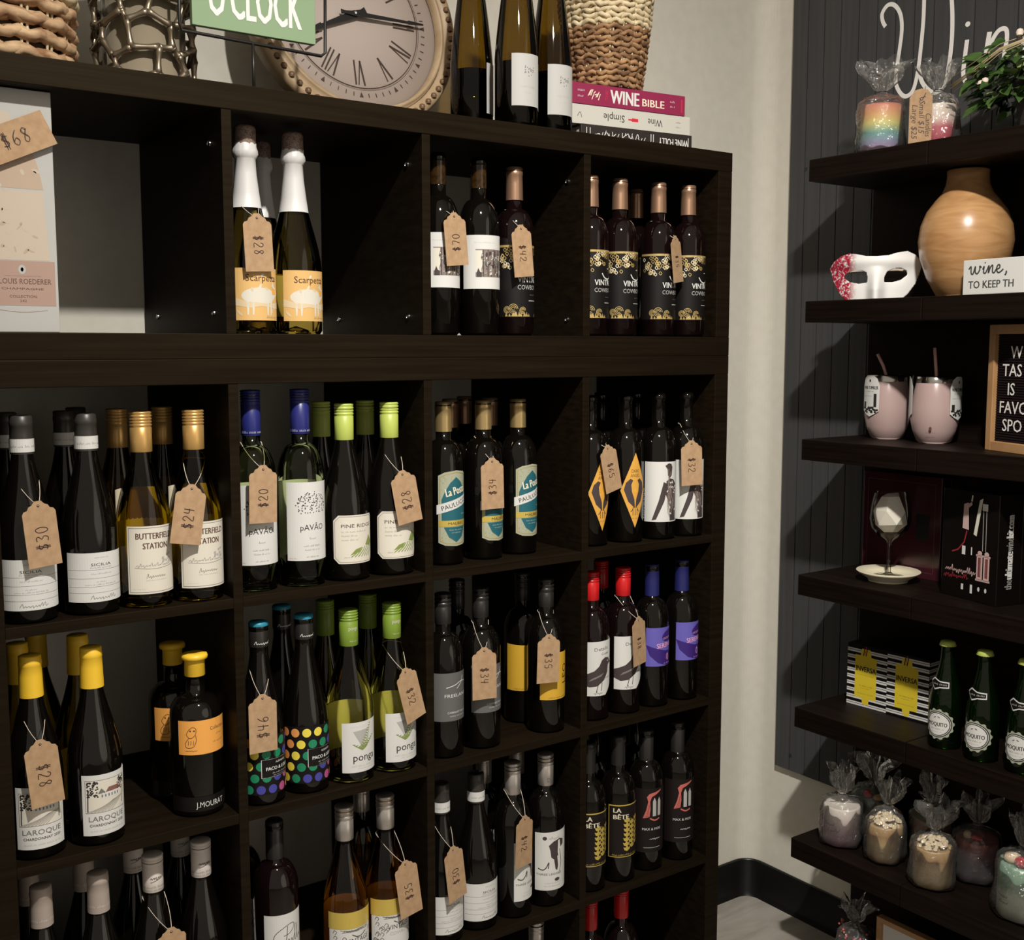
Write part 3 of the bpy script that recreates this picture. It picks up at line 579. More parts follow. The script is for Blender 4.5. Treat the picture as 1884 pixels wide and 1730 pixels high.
# signature label
def f(k):
    k.rect(-4.2, 4.2, 3, 14.8, 0); k.up()
    k.curve([(-1.6, 9.2), (-2.6, 10.3), (-2.2, 11.6), (-.4, 12.7), (.9, 12.9), (1.1, 12.2), (.2, 11.3), (-.9, 11)], .1, 1); k.curve([(-.2, 12.6), (-.4, 10.5), (-.9, 8.2)], .12, 1)
    k.curve([(-.3, 9.5), (0, 10.3), (.3, 9.6), (.6, 10.3), (.8, 9.6), (1.3, 11), (1.5, 12.6), (1.3, 11), (1.4, 9.6), (1.9, 11.4), (2, 12.4), (1.8, 10.8), (2, 9.7), (2.5, 10.4), (2.8, 9.8), (3.2, 11)], .1, 1)
    k.curve([(.6, 8), (1.8, 8.6), (3.4, 9.6)], .05, 2); k.curve([(.8, 7.2), (2, 7.6), (3.4, 8.4)], .05, 2)
spec('sign', ('glass', lat(prof_bordeaux(3.8, 29.9, 19), RG)), ('capsule', lat([(1.5, 23.5), (1.48, 29.8), (1.3, 30), (0, 30)], M('black_cap'))), ('label', lab(3.8, f, ['paper_white', 'ink', 'ink_grey'])))
# amber wine with gold band and scroll label
def f(k):
    k.rect(-5, 5, 3, 9.2, 0); k.up(); r = random.Random(9)
    for i in range(30):
        u = r.choice((-1, 1))*r.uniform(2.2, 4.8); v = r.uniform(3.4, 8.9); k.curve([(u, v), (u+.3, v+.5), (u+.7, v+.2), (u+.4, v-.2)], .12, 2)
    for i in range(14): k.curve([(r.uniform(-3, 3), 8.6), (r.uniform(-3, 3), 9)], .1, 2)
    k.text('VINTAGE', .4, 6.6, .85, 1, 4.6); k.curve([(-.8, 8.1), (.1, 7.6), (1, 7.6), (2, 8.1)], .15, 1); k.text('COWBOY', .4, 5.5, .65, 3, 3.9)
gb = Ink(3.98); gb.rect(-5.2, 5.2, 9.2, 12.2, 0)
spec('rose', ('glass', lat(prof_burg(3.95, 29.9, 12.4), M('amber_glass'))), ('screw_cap', lat(screwcap(24, 30, 1.6, 3, 2.4), M('silver_cap'))), ('gold_band', gb.mesh('gold_band', [M('gold_leaf')])), ('label', lab(3.95, f, ['paper_white', 'ink', 'ink_grey', 'ink_lgrey'])), ('back_label', backlabel(3.95, 8, 3, 12, 'dot_yellow')))
# sparkling
def f(k):
    k.rect(-4.1, 4.1, 2.1, 10.2, 1); k.up(); r = random.Random(11)
    k.ell(0, 5.9, 3, 1.3, 2, 20); k.poly([(1.8, 6.3), (3.3, 7.2), (3.9, 6.2), (3, 5.6)], 2); k.poly([(2.2, 7.4), (2.6, 8.2), (3, 7.3)], 2)
    k.up(); k.poly([(2.2, 6.9), (3.2, 7), (3.4, 6.2), (2.5, 6.1)], 3); k.poly([(-4.1, 4.4), (-1.6, 4), (0, 4.3), (4.1, 3.9), (4.1, 5), (2, 4.7), (-2, 5), (-4.1, 5.6)], 0)
    for u in (-2.2, -1.4, 1.1, 1.8): k.poly([(u, 5.2), (u+.5, 5.2), (u+.3, 2.9), (u+.1, 2.9)], 2)
    for i in range(9): k.ell(r.uniform(-3.8, 3.8), r.uniform(3, 9.6), r.uniform(.3, .7), .2, r.choice((0, 2)), 8, r.random()*3)
    k.up(); k.text('Scarpetta', .5, 8.2, 1.1, 4, 5.6); k.micro(1, 3.4, 2.5, .25, 5, 3)
def crink(a, r, z):
    q = 1+.025*math.sin(a*9+z*7)+.02*math.sin(a*17-z*11) if 27.4 < z < 30.2 else 1
    return (r*q*math.cos(a), r*q*math.sin(a), z)
ff = MB().lathe([(2.42, 19.7), (2.38, 19.75), (2.08, 22), (1.72, 25), (1.6, 27.3), (1.75, 27.5), (1.98, 28), (1.98, 28.6), (1.8, 29.2), (1.74, 29.7), (1.5, 30.2)], 40, 0, True, (0, 0, 0), crink)
pc_ = [(0, 1.4), (2.4, .6), (3.9, 0), (4.3, .6), (4.35, 10.5), (4.2, 12.2), (3.85, 14), (3.35, 16), (2.8, 18), (2.28, 20), (1.92, 22.5), (1.62, 25), (1.5, 27), (1.5, 29.5), (0, 29.5)]
spec('sparkling', ('glass', lat(pc_, M('sparkling_glass'))), ('foil', ff.mesh('foil', [M('white_foil')])), ('foil_top', lat([(1.72, 29.5), (1.75, 29.7), (1.72, 32), (1.5, 32.4), (0, 32.45)], noisy(M('cork_foil'), (.12, .08, .06, 1), (.27, .19, .155, 1), nscale=400, lo=.4, hi=.55))), ('label', lab(4.37, f, ['pale_peach', 'peach', 'paper_warm', 'orange_ink', 'ink_brown', 'ink_grey'])), ('back_label', backlabel(4.3, 7, 3, 9.8)))
# photograph label
def f(k):
    k.rect(-5.6, 4.6, 8.3, 17.8, 0); k.up(); k.rect(-3.1, 3.1, 10.4, 15.3, 2); k.up(); r = random.Random(12)
    k.rect(-3.1, -1.9, 11.2, 15.1, 3)
    for i in range(120): k.ell(r.uniform(-2, 3), r.uniform(10.6, 15.1), r.uniform(.1, .25), r.uniform(.1, .5), r.choice((1, 1, 3, 4)), 6)
    for u in (-1.8, -.9, .4, 1.5, 2.4): k.rect(u, u+.16, 10.5, 15.2, 1, k.lift+.01)
    k.poly([(-2.9, 10.4), (-2.9, 11.2), (-2.6, 12), (-2.3, 11.3), (-2, 11.2), (-2, 10.4)], 1, k.lift+.01); k.micro(-3.3, .8, 16.4, .16, 5, 2)
glassneck = ('glass', lat(prof_bordeaux(3.75, 31.8, 20, 1.4, 24.5), DG))
ck = MB().lathe([(1.44, 26.3), (1.45, 31.2)], 24)
spec('photo', glassneck, ('cork_window', ck.mesh('cork_window', [noisy(mat('cork_through_glass', (.15, .08, .02), .06), (.018, .009, .003, 1), (.045, .022, .006, 1), nscale=150)])), ('label', lab(3.75, f, ['paper_white', 'crow', 'photo_mid', 'paper_warm', 'ink_grey', 'ink_lgrey'])))
# black label with brass scrollwork
def f(k):
    k.rect(-6.2, 5, 3.4, 16.4, 0); k.up(); r = random.Random(13)
    k.rect(-6.2, 5, 16, 16.4, 1)
    for i in range(64):
        u = r.uniform(-6, 1.2); v = 13.4+r.random()*2.6-max(0, u)*.0+(-1.8*r.random() if u < -1 else 0)
        k.curve([(u, v), (u+.25, v+.4), (u+.6, v+.1), (u+.35, v-.25), (u+.1, v)], .11, r.choice((1, 1, 2)))
    for u in (1.4, 2, 2.6, 3.2): k.curve([(u, 16), (u+.2, 15.2), (u-.1, 14.7)], .12, 1)
    for c in ((-2.2, 4.9, .85), (-.4, 4.6, .6), (-3.4, 4.7, .6)):
        for q in (1, .66, .34): k.curve([(c[0]+c[2]*q*math.cos(a), c[1]+c[2]*q*math.sin(a)) for a in [i*PI/4 for i in range(8)]], .11, 1)
    for i in range(20): u = r.uniform(-4, 4); k.poly([(u, 3.5), (u+.5, 3.5), (u+.2, 3.9+r.random()*.6)], 1)
    k.up(); k.text('VINTAGE', 1.3, 9.7, 1.15, 3, 5.4, bold=.05); k.curve([(.2, 12), (.8, 11.2), (1.8, 10.95), (2.8, 11.2), (3.4, 12)], .22, 3); k.poly([(1.5, 11), (2.1, 11), (1.95, 9.9), (1.65, 9.9)], 3)
    k.text('COWBOY', .9, 8.4, .85, 4, 4.6); k.micro(1.2, 2.8, 7.4, .14, 4, 3); k.rect(.9, 3.4, 6.3, 6.45, 4); k.rect(1.7, 2.3, 12.8, 12.95, 3)
spec('brass', ('glass', lat(prof_bordeaux(3.6, 30.6, 19.4, 1.42, 23.2), RG)), ('capsule', lat(foil(24.7, 30.7, 1.6, 1.5), M('bronze_cap'))), ('label', lab(3.6, f, ['black_label', 'gold_ink', 'cream', 'paper_white', 'ink_lgrey'])))
# pale capsules of the bottom row
cm = Ink(1.66); cm.micro(-2.4, 2.4, 24.6, .35, 0, 5)
spec('stone', ('glass', lat(prof_burg(4.0), DG)), ('capsule', lat(foil(23.6, 29.6, 1.66, 1.56), M('stone_cap'))), ('capsule_lettering', cm.mesh('capsule_lettering', [M('paper_white')])))
cm = Ink(1.62); cm.scrib(-.9, 26, 1.9, .7, 0, 3, .07, 6); cm.line([(-.9, 25.5), (1.1, 26.1)], .06, 0); cm.micro(-2.6, 2.6, 24.6, .3, 1, 4); cm.micro(-2.4, 2.4, 24.1, .25, 1, 5)
spec('printcap', ('glass', lat(prof_burg(4.0), DG)), ('screw_cap', lat(screwcap(23.8, 29.6, 1.6, 3, 1.6), M('print_cap'))), ('cap_lettering', cm.mesh('cap_lettering', [M('ink'), M('ink_grey')])))
spec('redcap', ('glass', lat(prof_bordeaux(3.7, 29.9, 18.6), RG)), ('screw_cap', lat(screwcap(24, 30, 1.56, 2, 1), M('red_cap'))))
spec('blackcap', ('glass', lat(prof_bordeaux(3.7, 29.9, 18.8), DG)), ('screw_cap', lat(screwcap(24.3, 29.9, 1.52, 3, 2.4), M('silver_cap'))))
# tall flute bottles
def f(k):
    k.rect(-3.0, 3.0, 3.6, 12.7, 0); k.up(); r = random.Random(3)
    for i in range(26):
        t = r.random(); u = -.9+2.2*t+r.uniform(-.3, .3); v = 9.6+r.uniform(-.8, .9); k.ell(u, v, .12, .09, 1, 6, r.random()*3)
    k.text('HERITAGE', .1, 6.8, .3, 2, 2.9); k.micro(-.7, .9, 5.8, .16, 3, 3); k.micro(-.3, .9, 4.5, .14, 3, 4)
pr = [(0, .8), (2.6, .4), (3.5, 0), (4.0, .6), (4.0, 12.5)] + [(4.0-2.6*((i/14)**1.25), 12.5+i*1.45) for i in range(1, 15)] + [(1.4, 36), (0, 36)]
wn = [(0, 1), (3.4, .8), (3.85, 1.2), (3.85, 11.6), (0, 11.6)]
spec('flute', ('glass', lat(pr, M('olive_glass'))), ('wine', lat(wn, M('red_wine'))), ('label', lab(4.02, f, ['paper_dimmed', 'ink_grey', 'ink_lgrey', 'ink_lgrey'])))
# green mixer bottles
def f(k):
    n = 56; egg = lambda s_, e=0: [((2.9*s_+(e if i % 4 < 2 else 0))*math.cos(2*PI*i/n)*(1+.10*math.cos(2*PI*i/n))+.35, 5.3+(2.9*s_+(e if i % 4 < 2 else 0))*math.sin(2*PI*i/n)) for i in range(n)]
    k.poly(egg(1.02, .3), 0); k.up(); k.poly(egg(.95), 1); k.up(); k.poly(egg(.88), 2); k.up(); k.poly(egg(.84), 1); k.up(); k.poly(egg(.78), 2); k.up()
    k.text('MOQUITO', .35, 4.9, .85, 3, 4.0, bold=.06); k.micro(-1, 1.6, 4.2, .3, 3, 5); k.micro(-.8, 1.4, 3.6, .18, 4, 5); k.ell(-.1, 6.7, .3, .12, 4, 8, .5); k.ell(.7, 6.8, .3, .12, 4, 8, -.5)
def g(k):
    k.poly([(-2.2, 13.9), (-.9, 14.9), (.3, 14.3), (2.2, 14.2), (2.2, 12.9), (.4, 12.8), (-.9, 12.2)], 0); k.up(); k.poly([(-1.9, 13.8), (-.9, 14.6), (.3, 14.05), (2, 13.95), (2, 13.15), (.4, 13.05), (-.9, 12.5)], 1); k.up(); k.micro(-1.3, 1.8, 13.4, .42, 2, 4)
pq = [(0, .8), (2, .4), (2.9, 0), (3.3, .6), (3.3, 8.6)] + [(3.3-2.0*(1-math.cos(PI*(i/12)))/2, 8.6+i*.95) for i in range(1, 13)] + [(1.25, 21.4), (1.4, 21.6), (1.3, 22), (0, 22)]
cr = MB().lathe([(1.62, 21.3), (1.6, 21.6), (1.45, 22.1), (1.1, 22.3), (0, 22.35)], 42, 0, True, (0, 0, 0), lambda a, r, z: ((r+(.12 if z < 21.5 else 0)*math.cos(21*a))*math.cos(a), (r+(.12 if z < 21.5 else 0)*math.cos(21*a))*math.sin(a), z))
spec('mixer', ('glass', lat(pq, M('bottle_green_glass'))), ('crown_cap', cr.mesh('crown_cap', [M('lime_cap')])), ('label', lab(3.32, f, ['sage', 'ink', 'paper_white', 'ink', 'ink_grey'])), ('neck_label', lab(2.8, g, ['paper_white', 'black_label', 'paper_white'])))

def bottle(kind, label, x, y, z, yaw=0, group=None, drop=(), h=None, name='wine_bottle'):
    o = thing(name, label, 'bottle', (x, y, z+.02), yaw, group)
    for nme, me in SPEC[kind]:
        if nme not in drop: put(nme, me, o)
    return o

# ------------------------------------------------------------------ bottles in the cubes (x, y in cm along and behind the front edge)
def row(z, group, *items):
    for kind, x, y, label, *k in items: bottle(kind, label, x, y, z, k[0] if k else 0, group, k[1] if len(k) > 1 else ())
NB = ('label', 'back_label', 'neck_band')
row(Z_U, 'sparkling wine bottles in the top row', ('sparkling', 43.5, 6.0, 'sparkling wine bottle with white foil, carrying the 28 dollar tag in the top row', 2),
    ('sparkling', 52.2, 7.2, 'untagged sparkling wine bottle with white foil and peach label, top row', 3), ('sparkling', 51.3, 18, 'third sparkling bottle half hidden behind the two peach-labelled ones', 0))
row(Z_U, 'photo label bottles in the top row', ('photo', 79.6, 6.6, 'capless dark bottle with forest photo label carrying the 70 dollar tag', 2), ('photo', 88.3, 6.6, 'capless dark bottle with forest photo label, untagged, right of its twin', 4))
row(Z_U, 'black bottles with brass scroll labels', ('brass', 95.8, 6, 'bronze-capped bottle with brass scroll label carrying the 42 dollar tag', -4), ('brass', 113.6, 5.6, 'first scroll-label bottle from the left in the last top cube, beside the divider', -3),
    ('brass', 121.1, 5.6, 'second scroll-label bottle from the left in the last top cube', -6), ('brass', 131.1, 5.3, 'third scroll-label bottle in the last top cube, with a narrow turned tag', -5), ('brass', 138.9, 4.8, 'last scroll-label bottle, at the right end of the top row', -7),
    ('brass', 134, 15.4, 'bronze-capped bottle standing behind the four in the last top cube', 0))
g = 'bottles in the first cube of the second row'
row(Z1, g, ('list', 8.1, 4.6, 'grey-capped bottle with white list label carrying the 30 dollar tag', -6), ('list', 17.1, 4.8, 'grey-capped bottle with white list label between the 30 dollar tag and the gold screwcaps', 6), ('butter', 25.2, 4.8, 'gold screwcap white wine with cream station label, untagged', 6), ('butter', 33.25, 4.5, 'gold screwcap white wine with cream station label carrying the 24 dollar tag', 6),
    ('list', 8.1, 14, 'grey-capped bottle at the back, leftmost behind the 30 dollar tag', 0, NB[:2]), ('list', 16.4, 13.8, 'grey-capped bottle at the back between the two white list labels', 0, NB[:2]), ('list', 20.5, 22.5, 'farthest grey-capped bottle at the back of the first cube', 0, NB[:2]),
    ('butter', 24.6, 14.6, 'gold screwcap bottle at the back, left of the untagged station label', 0), ('butter', 32.6, 16.8, 'gold screwcap bottle at the back, between the two station labels', 0))
g = 'bottles in the second cube of the second row'
row(Z1, g, ('tree', 43.2, 5.6, 'blue-capped white wine carrying the 20 dollar tag beside the divider', -4), ('tree', 51.4, 4.8, 'blue-capped white wine with a tree drawn on its label', 0), ('octa', 59.6, 5.0, 'lime-capped bottle with eight-sided vineyard label in full view', 2), ('octa', 68.2, 4.8, 'lime-capped bottle with eight-sided label behind the slanted 28 dollar tag', -3),
    ('octa', 59.6, 13.6, 'dim lime-capped bottle at the back, left of the full vineyard label', 0, NB), ('octa', 68.2, 13.4, 'dim lime-capped bottle at the back, between the two vineyard labels', 0, NB))
g = 'bottles in the third cube of the second row'
row(Z1, g, ('ribbon', 80.4, 6.6, 'gold-capped bottle with teal ribbon label beside the left divider', 6), ('ribbon', 89.4, 7.0, 'gold-capped bottle with teal ribbon label behind the 34 dollar tag', 16), ('ribbon', 97.8, 7.6, 'gold-capped bottle with teal ribbon label, rightmost of three', 12),
    ('copper', 87, 14.6, 'copper-capped bottle at the back, left of the tagged teal label', 0), ('copper', 95.6, 22.8, 'copper-capped bottle deepest at the back of the teal label cube', 0), ('copper', 96.6, 15.2, 'copper-capped bottle at the back, right of the tagged teal label', 0))
g = 'bottles in the last cube of the second row'
row(Z1, g, ('diamond', 114.6, 6.4, 'capless dark bottle with amber diamond label carrying the 65 dollar tag', 3), ('diamond', 123.2, 5.6, 'capless dark bottle with amber diamond label in full view', -8), ('figure', 131.2, 4.6, 'capless dark bottle with white figure label, untagged', -22), ('figure', 138.7, 4.2, 'capless dark bottle with white figure label carrying the 32 dollar tag', -22),
    ('plain', 123.4, 13.6, 'unlabelled-looking dark bottle behind the two amber diamonds'), ('plain', 133, 13.4, 'dark bottle in the shade behind the white figure labels'))
g = 'bottles in the first cube of the third row'
row(Z2, g, ('estate', 8.0, 5.2, 'yellow-capped bottle with estate engraving label carrying the 28 dollar tag', -2), ('estate', 16.6, 4.9, 'yellow-capped bottle with estate engraving label, untagged, in full view', 8), ('estate_back', 8.1, 13.7, 'shaded yellow-capped bottle at the back, leftmost', 0), ('estate_back', 12.6, 21.2, 'shaded yellow-capped bottle farthest back in its cube', 0), ('estate_back', 17, 13.6, 'shaded yellow-capped bottle directly behind the untagged estate label', 0),
    ('squat', 33, 6.3, 'squat black bottle with yellow stopper and orange owl label', 0), ('squat', 32.4, 14.8, 'squat black bottle behind the orange owl label, its orange label half hidden', -6))
g = 'bottles in the second cube of the third row'
row(Z2, g, ('dots', 43.1, 4.3, 'black bottle with rainbow dot label carrying the 46 dollar tag', 0), ('dots', 51.3, 4.7, 'black bottle with rainbow dot label, untagged, in full view', 3), ('dots', 51.2, 13.2, 'blue-topped black bottle standing behind the two rainbow dot labels', 0),
    ('fern', 59.6, 4.5, 'green-capped pale wine with fern label in full view', 3), ('fern', 68.2, 4.7, 'green-capped pale wine with fern label carrying the 32 dollar tag', 3), ('fern_dark', 59.6, 13.4, 'dark green-capped bottle at the back, left of the full fern label', 0), ('fern_dark', 68.2, 13.4, 'dark green-capped bottle at the back, between the two fern labels', 0))
g = 'bottles in the third cube of the third row'
row(Z2, g, ('grey', 79.0, 4.9, 'black-capped bottle with grey label and white sprig, in full view', 2), ('grey', 87.4, 5.1, 'black-capped bottle with grey label behind the 34 dollar tag', 6), ('grey', 87.8, 13.8, 'dark bottle standing behind the two grey labels', 0, NB), ('mustard', 102.4, 12.4, 'dark bottle with mustard label set back from the shelf edge', -24), ('mustard', 102.6, 4.9, 'dark bottle with mustard label at the front carrying the 35 dollar tag', 10))
g = 'bottles in the last cube of the third row'
row(Z2, g, ('bird', 114.4, 5.4, 'red-capped bottle with bird label beside the divider, untagged', -4), ('bird', 122.5, 5.1, 'red-capped bottle with bird label carrying the 38 dollar tag', -6), ('bird', 123.5, 13.3, 'red-capped bottle in the shade behind the two bird labels', 0, NB), ('violet', 130.3, 4.9, 'blue-capped bottle with violet label next to the bird labels', 0), ('violet', 138.7, 4.8, 'blue-capped bottle with violet label at the right end of its row', 0))
g = 'bottles in the first cube of the fourth row'
row(Z3, g, ('stone', 8, 5, 'bottle with stone-coloured capsule, nearest the left side of the fourth row', 0), ('stone', 16.2, 4.6, 'bottle with stone-coloured capsule, right of its twin in the fourth row', 0), ('stone', 8.1, 13.4, 'shaded stone-capped bottle at the back, leftmost in the fourth row', 0), ('stone', 16.4, 13.2, 'shaded stone-capped bottle at the back, second in the fourth row', 0),
    ('printcap', 25.1, 6.0, 'white printed screwcap bottle carrying the tag at the bottom edge', 0), ('printcap', 33.2, 6.6, 'white printed screwcap bottle at the right of its cube, untagged', 0), ('printcap', 24.7, 14.6, 'white printed screwcap bottle behind the tagged one', 0), ('printcap', 33.1, 16, 'white printed screwcap bottle behind the untagged one', 0))
g = 'bottles in the second cube of the fourth row'
row(Z3, g, ('sign', 45.9, 6.2, 'dark bottle with white signature label in full view', 8), ('sign', 42.9, 14.6, 'dark bottle with white label tucked behind the signature bottle', -10), ('rose', 58.4, 4.9, 'amber wine with gold band and scroll label, untagged', 0), ('rose', 66.6, 5.0, 'amber wine with gold band and scroll label carrying the 35 dollar tag', 2), ('blackcap', 66.4, 13.5, 'silver-capped dark bottle behind the two amber wines', 0))
g = 'bottles in the third cube of the fourth row'
row(Z3, g, ('list', 78.3, 4.9, 'grey-capped bottle with white list label carrying the low 30 dollar tag', 2), ('list', 86.4, 5.4, 'grey-capped bottle with white list label beside the dog labels', 6), ('dog', 94.6, 4.9, 'silver screwcap bottle with dog label carrying the 42 dollar tag', 28), ('dog', 102.6, 4.9, 'silver screwcap bottle with dog label in full view', -10), ('dog', 93.4, 13, 'silver screwcap bottle at the back, left of the tagged dog label', 10), ('dog', 101.6, 13.2, 'silver screwcap bottle deep behind the dog labels', 0))
g = 'bottles in the last cube of the fourth row'
row(Z3, g, ('ivy', 113.2, 4.6, 'black bottle with gold ivy label beside the divider', -4), ('ivy', 121, 4.4, 'black bottle with gold ivy label in full view', -8), ('print', 129.2, 4.8, 'black bottle printed with a coral figure, left of two', -20), ('print', 138, 4.6, 'black bottle printed with a coral figure, right end of the row', -22), ('plain', 122.6, 13.6, 'dark bottle in the shade behind the gold ivy labels'), ('plain', 134, 13.6, 'dark bottle in the shade behind the coral figures'))
row(Z4, 'bottles in the bottom row', ('redcap', 116, 7, 'red-capped bottle at the bottom edge, left of two'), ('redcap', 124.6, 7, 'red-capped bottle at the bottom edge, right of two'), ('blackcap', 102, 7, 'silver-capped bottle at the bottom edge in the third cube'))
# tall flutes on top of the shelving
row(Z_TOP, 'tall flute bottles on top of the shelf', ('flute', 92.6, 15.2, 'tall olive flute bottle beside the clock, its label turned away', 52), ('flute', 96.0, 5.6, 'tall olive flute bottle in the middle of three', -6), ('flute', 106.1, 8.4, 'tall olive flute bottle next to the books', -4))

# ------------------------------------------------------------------ price tags
def price_tag(label, tip, bot, wpx, txt, up, yb, rb=4, side=0, neck=(1.5, 4), wl=4.7, size=1.5):
    tip, bot = Vector(tip), Vector(bot); L = (bot-tip).length; d = (bot-tip)/L
    az = math.atan2(tip.x+30.7, tip.y+169.1); ph = math.acos(min(1, wpx/wl)); a = -az+ph
    nrm = Vector((math.sin(a), -math.cos(a), 0)); ac = d.cross(nrm); ac.normalize(); ac = -ac if ac.x < 0 else ac; nrm = ac.cross(-d); nrm.normalize()
    o = thing('price_tag', label, 'price tag', tip, 0, 'kraft price tags hung on bottles')
    h = wl/2; q = [(-h, L), (h, L), (h, 1.75), (h-.25, 1.35), (h-.75, 1.2), (h-1.0, .75), (h-1.45, .55), (.45, .05), (-.45, .05), (-h+1.45, .55), (-h+1.0, .75), (-h+.75, 1.2), (-h+.25, 1.35), (-h, 1.75)]
    k = Ink(); k.lift = .05
    k.poly([(x, -y) for x, y in q], 0); n0 = len(k.f); k.lift = -.03; k.poly([(x, -y) for x, y in q], 0)
    for i in range(n0, len(k.f)): k.f[i] = k.f[i][::-1]
    for i in range(len(q)):
        (x0, y0), (x1, y1) = q[i-1], q[i]; ii = [k.vert(p) for p in ((x0, -.05, -y0), (x1, -.05, -y1), (x1, .03, -y1), (x0, .03, -y0))]; k.face(ii, 0)
    k.lift = .065; k.ell(0, -.75, .2, .2, 1, 10)
    if txt: k.hand(txt, 0, -L*.56, size, 1, PI/2 if up else -PI/2, .13)
    k.v = [tuple(ac*x - nrm*y + (-d)*z) for x, y, z in k.v]
    k.build('card', [M('kraft'), M('marker')], o)
    s = MB(); hole = d*.75+nrm*.12; cx, cz = neck[0], neck[1]
    for sg in (-1, 1):
        e = Vector((cx*1+sg*1.75, yb-tip.y, cz)); m = (hole+e)/2+Vector((sg*.5, -.3, -.5)); bk = Vector((cx, yb-tip.y+1.75, cz+.2))
        pts = []
        for P in ((hole, m, e), (e, e+Vector((-sg*.1, 1.3, .1)), bk)):
            for i in range(7): t = i/6; pts.append(P[0]*(1-t)**2+P[1]*2*t*(1-t)+P[2]*t*t)
        s.tube(pts, .055, 5)
    s.build('string', M('twine'), o)
def pt(label, tip, bot, w, txt, up, bx, by, dz=3.2, size=1.5): price_tag(label, tip, bot, w, txt, up, by, neck=(bx-tip[0], dz), size=size)
pt('kraft tag priced 28 on the white-foil sparkling bottle', (43, 1.0, 168.9), (43.4, 1.0, 160), 4.3, '$28', False, 43.5, 6, 2.6)
pt('kraft tag priced 70 on the forest photo bottle', (79.9, 2.0, 171.6), (80.7, 2, 162.5), 3.8, '$70', True, 79.6, 6.6, 3.2)
pt('kraft tag priced 42 on the bronze-capped bottle in the top row', (93.9, 1.5, 170.3), (94.8, 1.5, 161), 3.5, '$42', False, 95.6, 6, 3)
pt('narrow kraft tag turned edgewise in the last top cube', (131.6, 1.0, 170.4), (132.8, 1, 161.2), 1.9, '$35', False, 131.1, 5.3, 3, 1.2)
pt('kraft tag priced 30 in the second row, leftmost', (8.7, -.4, 126.9), (9.5, -.4, 117.5), 4.4, '$30', True, 8.3, 4.6, 3.6, 1.7)
pt('kraft tag priced 24 on a gold screwcap bottle', (31.1, -.3, 127.7), (29.7, -.3, 118.6), 4.5, '$24', True, 33.25, 4.5, 3.2, 1.6)
pt('kraft tag priced 20 on the blue-capped bottle', (43.1, .9, 129.8), (42.9, .9, 120.5), 4.3, '$20', True, 43.2, 5.6, 3.2)
pt('slanted kraft tag priced 28 over an eight-sided label', (67.6, -.3, 127.5), (69.3, -.3, 118.4), 4.2, '$28', True, 68.2, 4.8, 3.6, 1.7)
pt('kraft tag priced 34 hanging over the teal ribbon label', (88.3, 2.6, 128.3), (88.5, 2.6, 118.8), 4.1, '$34', True, 89.4, 7, 3.4)
pt('kraft tag priced 65 beside the amber diamonds', (115.2, 2.0, 129.3), (117.2, 2.0, 120.1), 3.1, '$65', False, 114.6, 6.4, 2.6)
pt('kraft tag priced 32 over the white figure label', (135.8, -.3, 129.4), (136.2, -.3, 120.1), 4.2, '$32', False, 138.7, 4.2, 3)
pt('kraft tag priced 28 over the estate engraving label', (7.7, .3, 92.4), (8.6, .3, 82.5), 4.5, '$28', False, 8, 5.2, 3.4, 1.7)
pt('kraft tag priced 46 over the rainbow dots', (41.5, -.4, 93.2), (41.5, -.4, 83.6), 4.4, '$46', True, 43.1, 4.3, 3.2, 1.8)
pt('kraft tag priced 32 swung to the right of the fern label', (67.8, -.2, 93), (70.2, -.2, 83.5), 3.4, '$32', False, 68.2, 4.7, 3.2)
pt('kraft tag priced 34 hanging over the grey label', (85.1, .6, 93.9), (85.2, .6, 84.1), 4.4, '$34', False, 87.4, 5.1, 3.6)
pt('kraft tag priced 35 over the front mustard label', (99.9, .4, 94.2), (99.6, .4, 84.7), 4.2, '$35', False, 102.6, 4.9, 3.2)
pt('narrow kraft tag priced 38 between bird and violet labels', (122.6, .5, 94.4), (123.2, .5, 84.4), 2.5, '$38', False, 122.5, 5.1, 3.4, 1.2)
pt('kraft tag priced 35 on the amber wine', (67.6, 0, 58.2), (69, 0, 47.8), 3.9, '$35', True, 66.6, 5, 3.6)
pt('kraft tag priced 30 low in the third cube', (77.6, 0, 58.2), (78.8, 0, 47.9), 3.3, '$30', True, 78, 4.9, 3.6)
pt('kraft tag priced 42 over a dog label', (94.2, .4, 59.8), (93.9, .4, 49.8), 3.1, '$42', False, 94.6, 4.9, 3.6)
pt('kraft tag cut off by the bottom of the picture', (26, .8, 58.3), (25.9, .8, 49), 4.4, '', True, 25.1, 6, 3.4)

# ------------------------------------------------------------------ gift carton in the first top cube
o = thing('gift_carton', 'tall white champagne gift carton with pink band in the first top cube', 'carton', (4.15, 3, Z_U+.03))
MB().box(0, 9.5, 0, 9.5, 0, 33.3).build('carton_body', M('paper_dimmed'), o, bevel=.12)
k = Ink(); k.lift = .02
k.poly([(.6, 10), (8.5, 10), (7.9, 19.5), (.8, 19.5)], 0); k.poly([(.6, 19.8), (8, 19.8), (7.4, 22.8), (6.6, 25.4), (2.4, 26.6), (.9, 25)], 1); k.poly([(2.2, 27.6), (4.6, 27.2), (3.8, 30), (2.6, 30.2)], 0); k.up()
r = random.Random(4)
for i in range(40): k.ell(r.uniform(1.2, 7.4), r.uniform(10.3, 25), r.uniform(.15, .6), r.uniform(.1, .3), r.choice((0, 1)), 7, r.random()*3)
k.rect(0.01, 9.1, 3.7, 9.9, 2); k.up(); k.ell(4.7, 8.7, .5, .65, 4, 12); k.ell(4.7, 8.7, .2, .3, 2, 10)
